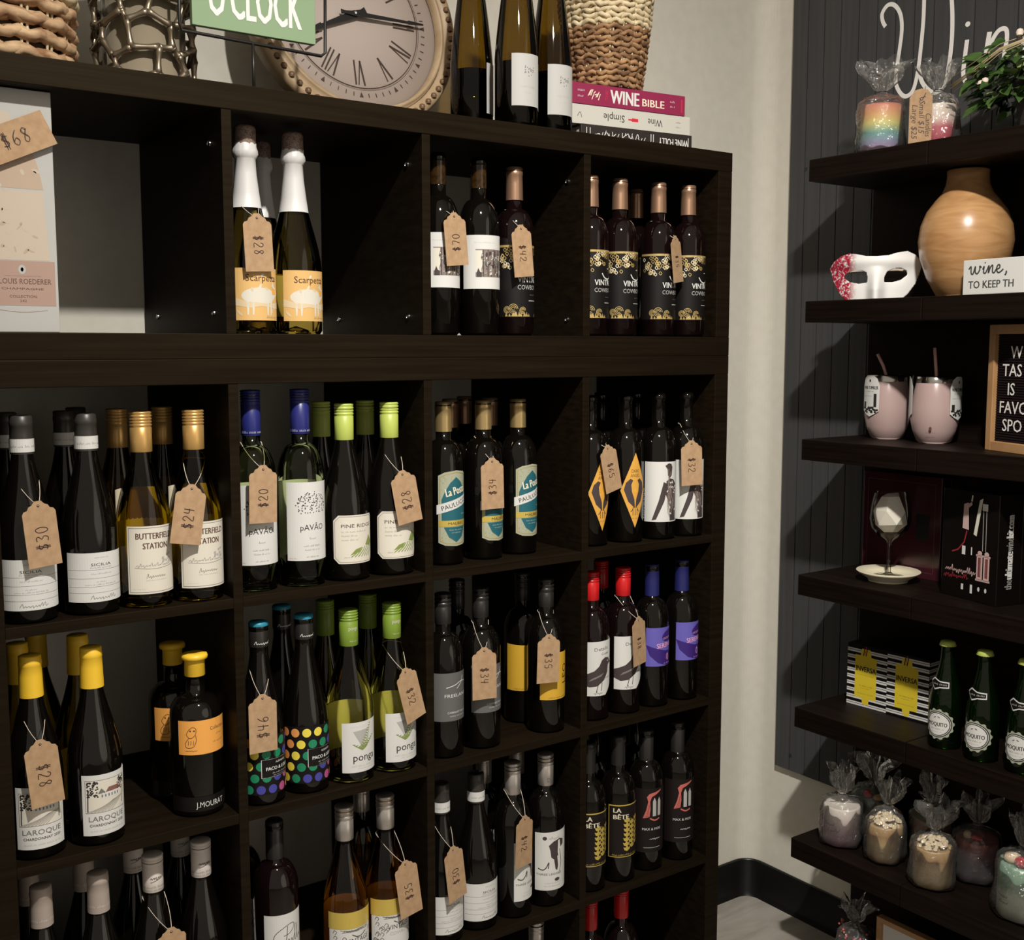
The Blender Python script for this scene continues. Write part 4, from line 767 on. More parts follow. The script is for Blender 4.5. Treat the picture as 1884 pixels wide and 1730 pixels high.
k.text('LOUIS ROEDERER', 5.1, 6.7, .78, 3, 6.9); k.micro(2.4, 7.2, 7.75, .12, 3, 1); k.text('CHAMPAGNE', 4.7, 5.9, .3, 3, 5.6); k.text('COLLECTION', 4.7, 4.8, .38, 3, 3.6); k.text('242', 4.7, 4.2, .35, 3, .9); k.curve([(1.5, 3.1), (4.7, 2.8), (7.9, 3.1)], .05, 2)
k.build('printed_front', [mat('box_blush', (.50, .42, .33), .6), mat('box_peach', (.44, .33, .24), .6), mat('box_band', (.38, .25, .20), .6), M('ink_brown'), M('paper_dimmed')], o)
price_tag('large kraft tag priced 68 lying across the white gift carton', (3.2, 2.1, 174.2), (13.0, 2.1, 178.8), 4.9, '', False, 2.5, neck=(2.4, 1), wl=4.9)
tg = [x for x in COL.objects if x.name.startswith('card')][-1]
k = Ink(); k.lift = .03; k.hand('$68', .9, .4, 2.0, 0, .43, .11)
k.build('card_writing', M('marker'), tg.parent, (4.6, -.10, 2.3))

# ------------------------------------------------------------------ things on top of the shelving
def strand_basket(name, label, loc, r0, r1, h, rowh, colors, mats, stakes, seed, strand=.62):
    o = thing(name, label, 'basket', loc); rd = random.Random(seed)
    n = int(h/rowh); bands = {}
    for i in range(n):
        z = rowh*(i+.5); R = r0+(r1-r0)*min(1, (z/h)**.8)
        c = colors(z/h, rd)
        mb = bands.setdefault(c, MB())
        for ph in (0, PI):
            pts = []; N = stakes*6
            for j in range(N):
                a = 2*PI*j/N; w = math.sin(stakes/2*a+i*PI+ph)
                pts.append(((R+w*.42)*math.cos(a), (R+w*.42)*math.sin(a), z+.28*math.sin(stakes*a+ph*.5+i)+rd.uniform(-.1, .1)))
            mb.tube(pts, [strand*rd.uniform(.75, 1.1)*rowh*.62 for _ in pts], 6, 0, True)
    for c, mb in bands.items(): mb.build('woven_band', M(mats[c]), o)
    st = MB()
    for j in range(stakes):
        a = 2*PI*(j+.25)/stakes
        for da in (-.035, .035): st.tube([((r0+(r1-r0)*min(1, (z/h)**.8)+.12)*math.cos(a+da), (r0+(r1-r0)*min(1, (z/h)**.8)+.12)*math.sin(a+da), z) for z in [h*q/8 for q in range(9)]], .22, 5)
    st.build('stakes', M(mats[0]), o)
    MB().lathe([(0, 0), (r0-.4, 0), (r0-.3, .6), (r1-.9, h), (r1-1.1, h), (r0-.8, .9), (0, .8)], 32).build('lining', mat('basket_dark', (.03, .018, .01), .9), o)
    return o
noisy(mat('straw_pale', 'cdb98f', .75), (.46, .36, .21, 1), (.66, .55, .36, 1), nscale=60); noisy(mat('straw_brown', '8a5a34', .75), (.12, .055, .022, 1), (.38, .215, .10, 1), (1, 1, 3), 30); noisy(mat('straw_tan', 'b98a5e', .75), (.24, .12, .055, 1), (.56, .38, .22, 1), (1, 1, 3), 28)
strand_basket('woven_basket', 'large open-weave tan basket at the left end of the shelf top', (7.4, 14, Z_TOP), 11.4, 12.6, 22, 2.3, lambda t, r: 1 if (t < .55 and r.random() < .8) else 2, ['straw_pale', 'straw_tan', 'straw_pale'], 18, 3, .66)
strand_basket('woven_basket', 'two-tone basket, brown below and cream above, standing on the stacked books', (124.6, 14.6, 199.25), 6.6, 9.6, 24, 1.05, lambda t, r: 1 if t < .47 else 0, ['straw_pale', 'straw_brown'], 20, 5, .8)
# lattice candle holder
o = thing('hurricane_lantern', 'bronze lattice candle holder round a tan glass cylinder, next to the left basket', 'candle holder', (31.6, 16.5, Z_TOP))
mat('bronze', (.26, .21, .15), .38, .8)
rd = random.Random(21); NC, NR, RL = 9, 8, 7.5; jit = {}
def jp(i, j):
    i %= 2*NC
    if (i, j) not in jit: jit[(i, j)] = ((i+rd.uniform(-.42, .42))*PI/NC, 1.3+j*3.9+(1.1 if (i+j) % 2 else 0)+rd.uniform(-.85, .85))
    return jit[(i, j)]
lt = MB()
def ed(p, q):
    (a0, z0), (a1, z1) = p, q
    if a1-a0 > PI: a1 -= 2*PI
    if a0-a1 > PI: a1 += 2*PI
    if min(z0, z1) < -.2: return
    lt.tube([((RL)*math.cos(a0+(a1-a0)*t/5), RL*math.sin(a0+(a1-a0)*t/5), z0+(z1-z0)*t/5) for t in range(6)], [.72, .56, .44, .44, .56, .72], 8)
for j in range(NR):
    for i in range(2*NC):
        ed(jp(i, j), jp(i+1, j))
        if (i+j) % 2 and j+1 < NR: ed(jp(i, j), jp(i, j+1))
for z in (.35, 29): lt.tube([(RL*math.cos(a), RL*math.sin(a), z) for a in [2*PI*q/40 for q in range(40)]], .38, 6, 0, True)
for i in range(2*NC):
    if i % 2 == 0: ed((jp(i, 0)[0], .35), jp(i, 0))
lt.build('lattice', M('bronze'), o)
glassy('smoked_glass', (.60, .50, .36), .25, 1.5, (.33, .28, .20), .8)
MB().lathe([(0, .4), (6.3, .4), (6.3, 27), (6.1, 27), (6.1, .7), (0, .7)], 36).build('glass_cylinder', M('smoked_glass'), o)
# table sign
o = thing('table_sign', 'green lettered sign held in a black wire stand in front of the clock', 'sign', (35.2, 6, Z_TOP))
mat('sign_green', (.235, .34, .195), .6); mat('wire_black', (.012, .011, .01), .4)
bd = MB().box(.2, 20.7, -.4, .6, 9.2, 24).build('board', M('sign_green'), o, bevel=.08)
k = Ink(); k.lift = .45; k.text("O'CLOCK", 10.4, 11.1, 6.6, 0, 15.4, bold=.22); k.build('lettering', M('white_paint'), o)
wr = MB(); fr = [(-1.6, .1, 25), (-1.6, .1, 9.2), (-1.3, .1, 8.2), (21.9, .1, 7.7), (22.6, .1, 8.3), (22.9, .1, 25)]
wr.tube(fr, .27, 8); wr.tube([(10.1, .1, 8), (10.1, .1, .3)], .26, 8); wr.build('wire_frame', M('wire_black'), o)
MB().lathe([(0, 0), (4, 0), (4, .35), (0, .5)], 24, c=(10.1, .4, 0)).build('stand_base', M('wire_black'), o)
# big round clock leaning on the wall
o = thing('wall_clock', 'large round roman-numeral clock in a beaded wood rim leaning against the wall', 'clock', (74.3, 24.2, Z_TOP+.1)); o.rotation_euler.x = -math.radians(12); o.scale = (.965,)*3
noisy(mat('rim_wood', 'a98a63', .5), (.33, .23, .13, 1), (.42, .30, .18, 1), (3, 3, 3), 8); mat('bead_wood', (.15, .085, .045), .4); mat('clock_face', (.47, .39, .345), .7); mat('hand_black', (.012, .011, .011), .35)
Zc = 22.4
def disc(prof, seg=72):
    mb = MB(); mb.lathe(prof, seg); mb.v = [(x, -z, Zc+y) for x, y, z in mb.v]; return mb
disc([(18.9, 0), (22.4, 0), (22.4, 2.2), (21.9, 3.2), (20.2, 3.0), (19.6, 2.2), (19.3, 3.3), (18.6, 3.4), (18.4, 1.4)]).build('rim', M('rim_wood'), o)
bm_ = MB()
for i in range(66):
    a = 2*PI*i/66; bm_.ball((21*math.cos(a), -3.2, Zc+21*math.sin(a)), .66, 0, 8)
bm_.build('bead_ring', M('bead_wood'), o)
disc([(0, 0), (19, 0), (19, 1.2), (0, 1.3)]).build('face', M('clock_face'), o)
k = Ink(); k.lift = 1.36
def ring(r, w):
    n = 96; k.line([(r*math.cos(2*PI*i/n), Zc+r*math.sin(2*PI*i/n)) for i in range(n+1)], w, 0)
ring(14.2, .16); ring(14.55, .06)
for i in range(60):
    a = 2*PI*i/60; c, s_ = math.cos(a), math.sin(a)
    if i % 5: k.line([(15.2*c, Zc+15.2*s_), (16*c, Zc+16*s_)], .14, 0)
    else: k.poly([(15.0*c-0*s_, Zc+15.0*s_), (16*c-.4*s_, Zc+16*s_+.4*c), (16*c+.4*s_, Zc+16*s_-.4*c)], 0)
NUM = {1: 'I', 2: 'II', 3: 'III', 4: 'IV', 5: 'V', 6: 'VI', 7: 'VII', 8: 'VIII', 9: 'IX', 10: 'X', 11: 'XI', 12: 'XII'}
for n_, t in NUM.items():
    a = PI/2-2*PI*n_/12; wd = {'I': .75, 'V': 1.7, 'X': 1.7}; tot = sum(wd[c] for c in t); x = -tot/2
    def P(u, v): return (u*math.sin(a)+(8.8+v)*math.cos(a), Zc-u*math.cos(a)+(8.8+v)*math.sin(a))
    for c in t:
        w_ = wd[c]
        if c == 'I': k.line([P(x+w_/2, 0), P(x+w_/2, 4.8)], .32, 0)
        if c == 'V': k.line([P(x+.2, 4.8), P(x+w_/2, 0)], .36, 0); k.line([P(x+w_-.2, 4.8), P(x+w_/2, 0)], .2, 0)
        if c == 'X': k.line([P(x+.2, 4.8), P(x+w_-.2, 0)], .36, 0); k.line([P(x+w_-.2, 4.8), P(x+.2, 0)], .2, 0)
        x += w_
k.build('dial_markings', mat('dial_brown', (.045, .025, .017), .5), o)
def hand_(name, ang, L, back, w0, lift):
    c, s_ = math.cos(ang), math.sin(ang); mb = MB()
    q = [(-back, -w0*.9), (-back+1.0, -w0*.6), (0, -w0), (L-3.6, -w0*.45), (L-3.4, -w0*.8), (L, -.15), (L, .15), (L-3.4, w0*.8), (L-3.6, w0*.45), (0, w0), (-back+1, w0*.6), (-back, w0*.9)]
    for y in (lift, lift+.15):
        pass
    k2 = Ink(); k2.lift = lift+.15; k2.poly([(x*c-y*s_, Zc+x*s_+y*c) for x, y in q], 0)
    for i in range(len(q)):
        (x0, y0), (x1, y1) = q[i-1], q[i]; k2.face([k2.vert(p) for p in ((x0*c-y0*s_, -lift, Zc+x0*s_+y0*c), (x1*c-y1*s_, -lift, Zc+x1*s_+y1*c), (x1*c-y1*s_, -lift-.15, Zc+x1*s_+y1*c), (x0*c-y0*s_, -lift-.15, Zc+x0*s_+y0*c))], 0)
    k2.build(name, M('hand_black'), o)
hand_('minute_hand', math.radians(1), 15.2, 3, .5, 2.4); hand_('hour_hand', math.radians(205), 11.5, 2.8, .75, 2.1)
MB().ball((0, -2.7, Zc), .38).build('pivot_pin', mat('chrome', .5), o)
# books under the basket
def book(label, x, y, z, w, dp, h, rz, cover, spine, group='wine books stacked flat on the shelf top'):
    o = thing('book', label, 'book', (x, y, z), rz, group)
    c = MB(); c.box(0, w, 0, dp, 0, .3); c.box(0, w, 0, dp, h-.3, h); c.box(0, w, -.05, .35, 0, h); c.build('cover', M(cover), o, bevel=.06)
    MB().box(.4, w-.4, .35, dp-.5, .3, h-.3).build('pages', mat('page_paper', (.66, .62, .54), .8), o)
    k = Ink(); k.lift = .07; spine(k); k.build('spine_print', [M('paper_white'), M('ink'), M('red_ink'), M('cream')], o)
mat('book_crimson', (.24, .014, .06), .5); mat('book_white', (.52, .50, .45), .5); mat('book_black', (.02, .014, .012), .5)
def s3_(k):
    k.text('WINE FOLLY', 4.6+.6, 1.05+1.55, 1.5, 0, 7.4, al='L', rot=PI) if False else k.text('WINE FOLLY', 22.3, 2.5, 1.5, 0, 7.4, al='C', rot=PI, bold=-.06)
    r = random.Random(3)
    for i in range(16): k.curve([(3+i*.75, .7+r.random()*2), (3.6+i*.75, .7+r.random()*2), (3.3+i*.8, 1.2+r.random()*1.6)], .14, 0)
    for u in (1.2, 2.0, 16.6, 17.2, 26): k.rect(u, u+.16, .5, 3, 0)
book('black wine book with upside-down spine lettering, bottom of the stack', 113.4, 8.4, Z_TOP, 27, 19, 3.6, -6, 'book_black', s3_)
def s2_(k):
    k.text('Wine', 20.2, 2.45, 1.45, 1, 3.6, rot=PI); k.text('Simple', 10.2, 2.45, 1.45, 1, 5.0, rot=PI)
    k.poly([(13.6, 1.95), (14.3, 1.95), (14.6, 2.15), (16, 2.1), (16, 1.5), (14.6, 1.45), (14.3, 1.65), (13.6, 1.65)], 2); k.micro(25.4, 26.6, 2.2, .3, 1, 2); k.micro(25.4, 26.6, 1.3, .3, 1, 3); k.curve([(1.6, 1.4), (2.2, 2.2), (2.6, 1.2)], .1, 1)
book('white wine book in the middle of the stack', 111.3, 9.1, Z_TOP+3.62, 29, 20, 3.7, -6, 'book_white', s2_)
def s1_(k):
    k.text('WINE', 12.2, .75, 2.7, 0, 6.8, bold=.2); k.text('BIBLE', 19.2, .95, 1.5, 3, 5.4, bold=.08); k.text('THE', 8.3, 2.1, .7, 2, 1.9, rot=PI/2)
    r = random.Random(5); k.micro(1.2, 2.8, 2.4, .45, 0, 3); k.micro(1.2, 2.8, 1.3, .45, 0, 4); k.micro(23.4, 24.6, 2.3, .4, 0, 5); k.micro(23.4, 24.6, 1.4, .4, 0, 6)
    for i in range(9): k.line([(3.6+i*.3, 1+r.random()), (4.2+i*.28, 2+r.random())], .16, 3)
    k.rect(26.2, 26.5, .6, 3.2, 2)
book('thick crimson wine book on top of the stack, under the basket', 111.6, 8.9, Z_TOP+7.36, 27.2, 19, 3.95, -6, 'book_crimson', s1_)

# ------------------------------------------------------------------ things on the right-hand shelves (they face -X)
def bag(o, R, H, zn, top, seed, tilt=(0, 0), rn=.75, flare=3.2):
    rd = random.Random(seed); ph = [rd.uniform(0, 6.3) for _ in range(8)]
    def wp(a, r, z):
        q = 1+.05*math.sin(3*a+ph[0]+z*.3)+.035*math.sin(7*a+ph[1]-z*.5)
        if z > H: q += (.16*math.sin(9*a+ph[2])+.1*math.sin(13*a+ph[3]))*min(1, (z-H)/3)
        if z > zn: q += .28*math.sin(5*a+ph[4]+z)+.2*math.sin(11*a+ph[5])
        dz = (.7*math.sin(4*a+ph[6])+.5*math.sin(9*a+ph[7]))*((z-zn)/(top-zn))**2 if z > zn else 0
        tx = max(0, z-H)/(top-H); return (r*q*math.cos(a)+tilt[0]*tx, r*q*math.sin(a)+tilt[1]*tx, z+dz)
    P = [(R*.9, .15), (R+.35, .5), (R+.55, H*.25), (R+.3, H*.55), (R+.45, H*.8), (R+.1, H), (R*.72, H+(zn-H)*.5), (rn*1.5, zn-.6), (rn, zn)]
    for i in range(1, 7): t = i/6; P.append((rn+(flare-rn)*t**.8, zn+(top-zn)*t))
    MB().lathe(P, 64, 0, True, (0, 0, 0), wp).build('cellophane_bag', M('cellophane'), o)
    MB().tube([((rn+.12)*math.cos(a)+tilt[0]*(zn-H)/(top-H), (rn+.12)*math.sin(a)+tilt[1]*(zn-H)/(top-H), zn) for a in [2*PI*i/14 for i in range(14)]], .1, 5, 0, True).build('tie', M('wire_black'), o)
def candle(label, x, y, z, R, h, m, seed, zn, top, jar=True, lumps=None, extra=None, tilt=(0, 0), scr=None, flare=3.2):
    o = thing('wrapped_candle', label, 'candle', (x, y, z+.02), -90, 'candles wrapped in cellophane')
    rd = random.Random(seed)
    MB().lathe([(0, .2), (R*.94, .2), (R, .6), (R, h-.5), (R*.95, h-.1), (R*.8, h-.35), (0, h-.3)], 40, 0).build('wax', M(m), o)
    if lumps:
        mb = MB()
        for i in range(75):
            q = R*.92*rd.random()**.6; a = rd.uniform(0, 2*PI); mb.ball((q*math.cos(a), q*math.sin(a), h-.3+lumps[1]*(1-(q/R)**2)+rd.uniform(-.1, .2)), rd.uniform(.35, .65), 0, 7)
        mb.build('crumble_top', M(lumps[0]), o)
    if extra:
        for (nme, mm, pos, r_, sz) in extra: MB().ball(pos, r_, 0, 12, sz).build(nme, M(mm), o)
    if scr:
        k = Ink(R); k.lift = .04; scr(k); k.build('script_print', M('ink_grey'), o)
    bag(o, R+.35, h+.7, zn, top, seed, tilt, flare=flare)
    return o
zramp(mat('rainbow_wax', 'ffffff', .55), .5, 11, [(0, (.55, .25, .42, 1)), (.18, (.30, .32, .50, 1)), (.36, (.13, .36, .33, 1)), (.56, (.70, .62, .20, 1)), (.76, (.72, .36, .16, 1)), (.97, (.60, .16, .12, 1))])
zramp(mat('berry_wax', 'ffffff', .55), .3, 8.5, [(0, (.42, .035, .07, 1)), (.42, (.45, .07, .10, 1)), (.62, (.66, .52, .46, 1)), (1, (.70, .62, .54, 1))])
zramp(mat('lavender_wax', 'ffffff', .55), 0, 9.2, [(0, (.34, .16, .24, 1)), (.45, (.48, .30, .37, 1)), (.7, (.66, .56, .55, 1)), (1, (.72, .66, .60, 1))])
zramp(mat('toffee_wax', 'ffffff', .5), 0, 8.5, [(0, (.50, .35, .15, 1)), (.55, (.55, .39, .17, 1)), (.75, (.33, .18, .06, 1)), (1, (.45, .29, .13, 1))])
zramp(mat('plum_wax', 'ffffff', .5), 0, 9, [(0, (.17, .14, .20, 1)), (.5, (.15, .10, .15, 1)), (.8, (.24, .10, .12, 1)), (1, (.30, .05, .06, 1))])
zramp(mat('mint_wax', 'ffffff', .5), 0, 12, [(0, (.62, .66, .57, 1)), (.45, (.55, .62, .52, 1)), (.62, (.19, .34, .24, 1)), (1, (.25, .40, .30, 1))])
zramp(mat('cocoa_wax', 'ffffff', .5), 0, 9, [(0, (.20, .08, .14, 1)), (.5, (.30, .16, .15, 1)), (1, (.16, .085, .05, 1))])
mat('forest_wax', (.03, .05, .03), .5); mat('crumble', (.68, .56, .38), .7); mat('cherry', (.45, .01, .02), .25); mat('cream_wax', (.72, .55, .38), .6)
SC = lambda k: (k.scrib(-1.6, 5.0, 2.6, .7, 0, 4, .09, 7), k.scrib(-.9, 3.7, 3.2, .8, 0, 5, .09, 8))
candle('rainbow layered candle in cellophane, left of two on the topmost shelf', 180, -10.8, SZ[0], 4.2, 10.2, 'rainbow_wax', 1, 13, 18.8, scr=lambda k: k.scrib(-3.4, 4.2, 2.6, .8, 0, 3, .08, 7), flare=4.2)
c2 = candle('white and berry-red candle in cellophane with a handwritten kraft tag, topmost shelf', 181, -23.6, SZ[0], 3.7, 8.2, 'berry_wax', 2, 11.2, 16.6, flare=3.4)
t = thing('price_tag', 'kraft tag of handwritten candle prices tied to the berry-red candle', 'price tag', (175.3, -23.7, SZ[0]+11.2), -62)
k = Ink(); k.lift = .05; k.poly([(-2.2, -11.1), (2.2, -11.1), (2.2, -2), (1.2, -.6), (0, -.3), (-1.2, -.6), (-2.2, -2)], 0); k.up()
k.text('Candles', 1.0, -5.2, 1.15, 1, 4.6, al='L', rot=-PI/2, shear=.25); k.text('Small $15', -.3, -2.6, 1.15, 1, 6.4, al='L', rot=-PI/2, shear=.25); k.text('Large $25', -1.65, -3.4, 1.15, 1, 6.6, al='L', rot=-PI/2, shear=.25)
k.curve([(.9, -1.2), (.2, -2.6), (-.2, -2.2), (.9, -2.0)], .16, 1)
k.build('card', [M('kraft'), M('marker')], t)
MB().tube([(0, 0, -.8), (.6, 1.5, .4), (.2, 4.2, .3)], .06, 5).build('string', M('twine'), t)
candle('lavender and white candle in cellophane at the left end of the low shelf', 180.6, -5.8, SZ[5], 4.1, 9.2, 'lavender_wax', 3, 11.6, 18, scr=SC, flare=2.8)
candle('dark green wrapped candle with a red cherry, behind the lavender one', 190.2, -7.2, SZ[5], 4.2, 9.6, 'forest_wax', 4, 13, 18.6, extra=[('cherry_top', 'cherry', (-.2, -1.8, 10), 1.0, 1), ('orange_slice', 'toffee_wax', (2.0, -.6, 9.4), 1.5, .5)], flare=4)
candle('toffee candle with crumble top in cellophane, second from the left in front', 181.4, -17.0, SZ[5], 3.8, 8.4, 'toffee_wax', 5, 12.6, 18.2, lumps=('crumble', 1.9), tilt=(1, 1.2), flare=3.0)
candle('brown and plum wrapped candle standing behind the two toffee ones', 191, -22.2, SZ[5], 4.1, 9.2, 'cocoa_wax', 6, 12.4, 18.4, flare=2.4)
candle('toffee candle with crumble top in cellophane, nearest the shelf seam', 179.4, -30.6, SZ[5], 4.0, 8.6, 'toffee_wax', 7, 12, 18, lumps=('crumble', 1.9), tilt=(.6, 1), flare=3.6)
candle('purple candle with a red top in cellophane, behind the toffee candles', 189.6, -34.4, SZ[5], 4.3, 9, 'plum_wax', 8, 12.2, 17.6, extra=[('berry_top', 'cherry', (.6, -1.0, 9.3), 1.3, .5), ('wafer', 'cream_wax', (-1.6, -1.2, 9.3), .9, 1)], flare=3.6)
candle('mint green candle with red cherry in cellophane at the right edge of the low shelf', 181.8, -49.4, SZ[5], 4.7, 11.4, 'mint_wax', 9, 14.5, 21, extra=[('cherry_top', 'cherry', (1.0, -2.6, 12.2), 1.3, .8), ('cream_top', 'cream_wax', (-1.4, -1.6, 12), 1.8, .6)], scr=lambda k: (k.scrib(-3, 4.6, 2.6, .7, 0, 4, .1, 6), k.scrib(-2.8, 3.4, 2.6, .6, 0, 5, .1, 6)), flare=2.6)

# trailing plant
o = thing('potted_plant', 'leafy green trailing plant in a dark pot on the topmost shelf', 'plant', (184, -46, SZ[0]), -90)
MB().lathe([(0, 0), (5, 0), (6.6, 9), (6.9, 9.2), (6.9, 10), (6.2, 10), (6, 8.6), (0, 8.4)], 28).build('pot', mat('pot_dark', (.02, .018, .016), .5), o)
noisy(mat('leaf_green', '2f4a1e', .32), (.018, .05, .010, 1), (.075, .14, .035, 1), nscale=25, lo=.3, hi=.7)
mat('leaf_pale', (.22, .30, .10), .4); mat('stem_straw', (.42, .33, .19), .7)
rd = random.Random(17); lf = MB(); st = MB()
def leaf(mb, p, d, nrm, L, W, m=0):
    d = d.normalized(); sd = d.cross(nrm); sd.normalize(); nn = sd.cross(d)
    out = [(0, 0), (.12, .42), (.32, .5), (.6, .38), (.85, .16), (1, 0)]
    mid = [mb.vert(p+d*(t*L)+nn*(-.18*L*t*t)) for t, _ in out]
    for sg in (-1, 1):
        e = [mb.vert(p+d*(t*L)+sd*(sg*w*W)+nn*(.12*W*abs(w)*2-.18*L*t*t)) for t, w in out]
        for i in range(5): mb.face((mid[i], mid[i+1], e[i+1], e[i]) if sg > 0 else (mid[i], e[i], e[i+1], mid[i+1]), m, True)
for i in range(250):
    a = rd.uniform(0, 2*PI); q = rd.random()**.5; el = rd.uniform(-.3, 1)
    p = Vector((-4+11.5*q*math.cos(a)-3*rd.random(), -1+7*q*math.sin(a), 11+9*rd.uniform(-.85, 1)*(1-.45*q)))
    if p.z < 1.0: p.z = 1+rd.random()*2
    p.x = max(p.x, -11.5)
    d = Vector((math.cos(a)+rd.uniform(-.4, .4), math.sin(a)+rd.uniform(-.6, .2), rd.uniform(-.9, .3)))
    leaf(lf, p, d, Vector((rd.uniform(-.5, .5), -.7, .8)), rd.uniform(2.4, 4.6), rd.uniform(1.9, 3.3), 0 if rd.random() < .84 else 1)
for i in range(12): st.tube([(0, 0, 8), (-3+rd.uniform(-4, 4), rd.uniform(-4, 3), 14), (-6+rd.uniform(-6, 5), rd.uniform(-6, 4), 10+rd.uniform(-3, 8))], .15, 5)
lf.build('foliage', [M('leaf_green'), M('leaf_pale')], o); st.build('stems', M('leaf_green'), o)
sw = MB()
for i in range(9): z = rd.uniform(-1, 1); sw.tube([(2, -7, 17+z*.5), (-6, -8, 15.5+z), (-15.5+rd.uniform(-1, 1), -8.5, 10.5+z*1.6)], .09, 4)
sw.build('straw_sprig', M('stem_straw'), o)
fl = MB()
for p in ((-9.6, -8, 9.6), (-8.6, -8.2, 9.9), (-2, -8, 17.6)): fl.ball(p, .75, 0, 9)
fl.build('blossom', mat('petal', (.70, .58, .50), .6), o)

# mask
o = thing('carnival_mask', 'white half mask painted crimson on one side, standing on the second shelf', 'mask', (179.6, -11.4, SZ[1]), -56)
OUT = [(-10, 6.9), (-9, 8.3), (-7.5, 9.35), (-5.8, 9.8), (-4.3, 9.6), (-2.2, 9.05), (0, 8.95), (2.2, 9.1), (4, 9.7), (6, 10.05), (7.6, 9.3), (8.8, 7.9), (8.7, 6.2), (7.7, 3.2), (6.2, .9), (5.2, .05), (2.6, .05), (1.4, .03), (0, .02), (-1.4, .03), (-2.6, .05), (-6.4, .05), (-7.6, 1.2), (-8.9, 3.6)]
EL = [(-6.9, 4.8), (-6, 5.8), (-4.6, 6.3), (-3.2, 6.2), (-2, 5.7), (-1.7, 4.4), (-1.8, 3.5), (-3.6, 3.3), (-5.4, 3.7)]
ER = [(1.5, 3.5), (1.5, 4.5), (2, 5.7), (3.2, 6.4), (4.6, 6.6), (5.9, 6), (6.2, 5.2), (4.8, 4), (3.2, 3.5)]
def inside(p, P):
    c = False; j = len(P)-1
    for i in range(len(P)):
        if (P[i][1] > p[1]) != (P[j][1] > p[1]) and p[0] < (P[j][0]-P[i][0])*(p[1]-P[i][1])/(P[j][1]-P[i][1])+P[i][0]: c = not c
        j = i
    return c
def near(p, P):
    best = None
    for i in range(len(P)):
        a, b_ = P[i-1], P[i]; dx, dy = b_[0]-a[0], b_[1]-a[1]; t = max(0, min(1, ((p[0]-a[0])*dx+(p[1]-a[1])*dy)/(dx*dx+dy*dy+1e-9)))
        q = (a[0]+dx*t, a[1]+dy*t); e = math.hypot(p[0]-q[0], p[1]-q[1])
        if best is None or e < best[0]: best = (e, q)
    return best
mb = MB(); gs = .2; NX, NZ = 104, 54; idx = {}; ok = {}
for i in range(NX):
    for j in range(NZ): p = (-10.2+i*gs, -.1+j*gs); ok[(i, j)] = inside(p, OUT) and not inside(p, EL) and not inside(p, ER)
def mdepth(u, v):
    d = 5.6*(u/10)**2
    d -= 2.6*math.exp(-(u/1.25)**2)*max(0, min(1, (7-v)/5))
    for ex, ey in ((-4.3, 4.8), (3.8, 5)): d += .7*math.exp(-((u-ex)/2.2)**2-((v-ey)/1.5)**2)
    d -= .5*math.exp(-((v-8)/1.2)**2)
    return d
def mv(i, j):
    if (i, j) not in idx:
        p = (-10.2+i*gs, -.1+j*gs)
        if not ok[(i, j)]: p = min((near(p, P) for P in (OUT, EL, ER)))[1]
        idx[(i, j)] = mb.vert((p[0], -4+mdepth(*p), p[1]))
    return idx[(i, j)]
for i in range(NX-1):
    for j in range(NZ-1):
        c4 = [(i, j), (i+1, j), (i+1, j+1), (i, j+1)]
        if sum(ok[c] for c in c4) >= 2: mb.face([mv(*c) for c in c4], 0, True)
mm = mat('mask_white', (.80, .79, .77), .28, spec=.5); n, l = mm.node_tree.nodes, mm.node_tree.links
tc = n.new('ShaderNodeTexCoord'); sx_ = n.new('ShaderNodeSeparateXYZ'); nz = n.new('ShaderNodeTexNoise'); nz.inputs['Scale'].default_value = 130; nz.inputs['Detail'].default_value = 6; nz.inputs['Distortion'].default_value = 1
r1 = n.new('ShaderNodeMapRange'); r1.inputs[1].default_value = -.040; r1.inputs[2].default_value = -.058; r2 = n.new('ShaderNodeValToRGB'); r2.color_ramp.elements[0].position = .36; r2.color_ramp.elements[1].position = .50
mu = n.new('ShaderNodeMath'); mu.operation = 'MULTIPLY'; mxc = n.new('ShaderNodeMix'); mxc.data_type = 'RGBA'; mxc.inputs[6].default_value = (.80, .79, .77, 1); mxc.inputs[7].default_value = (.42, .02, .05, 1)
l.new(tc.outputs['Object'], sx_.inputs[0]); l.new(tc.outputs['Object'], nz.inputs['Vector']); l.new(sx_.outputs[0], r1.inputs[0]); l.new(nz.outputs['Fac'], r2.inputs[0]); l.new(r1.outputs[0], mu.inputs[0]); l.new(r2.outputs[0], mu.inputs[1]); l.new(mu.outputs[0], mxc.inputs[0]); l.new(mxc.outputs[2], n['Principled BSDF'].inputs['Base Color'])
mo = mb.build('mask_shell', mm, o); sd_ = mo.modifiers.new('thickness', 'SOLIDIFY'); sd_.thickness = .003; sd_.offset = 0
k = MB(); k.tube([(-9, -2+3, 6), (-4, 4.6, 6.6), (4, 4.6, 6.6), (8, 1, 6)], .28, 6, 0, False, .3); k.build('elastic_band', M('twine'), o)

# turned wooden vase
o = thing('wooden_vase', 'round turned wooden vase with a darker neck on the second shelf', 'vase', (184.2, -29.2, SZ[1]))
vp = [(0, 0), (4.6, 0), (5.4, .5), (7.4, 4), (8.8, 8), (9.3, 11.4), (8.9, 14.6), (7.8, 17.4), (6.2, 19.6), (5.0, 21.0), (4.3, 22.6), (4.05, 24.4), (4.15, 25.5), (3.9, 25.7), (3.6, 25.5), (3.5, 23.5), (3.4, 20)]
mw = noisy(mat('turned_wood', 'b07a46', .3, spec=.5, Coat_Weight=.25), (.37, .19, .075, 1), (.49, .275, .12, 1), (1, 1, 5), 7, 6, dist=2)
MB().lathe(vp, 56).build('vase_body', mw, o)
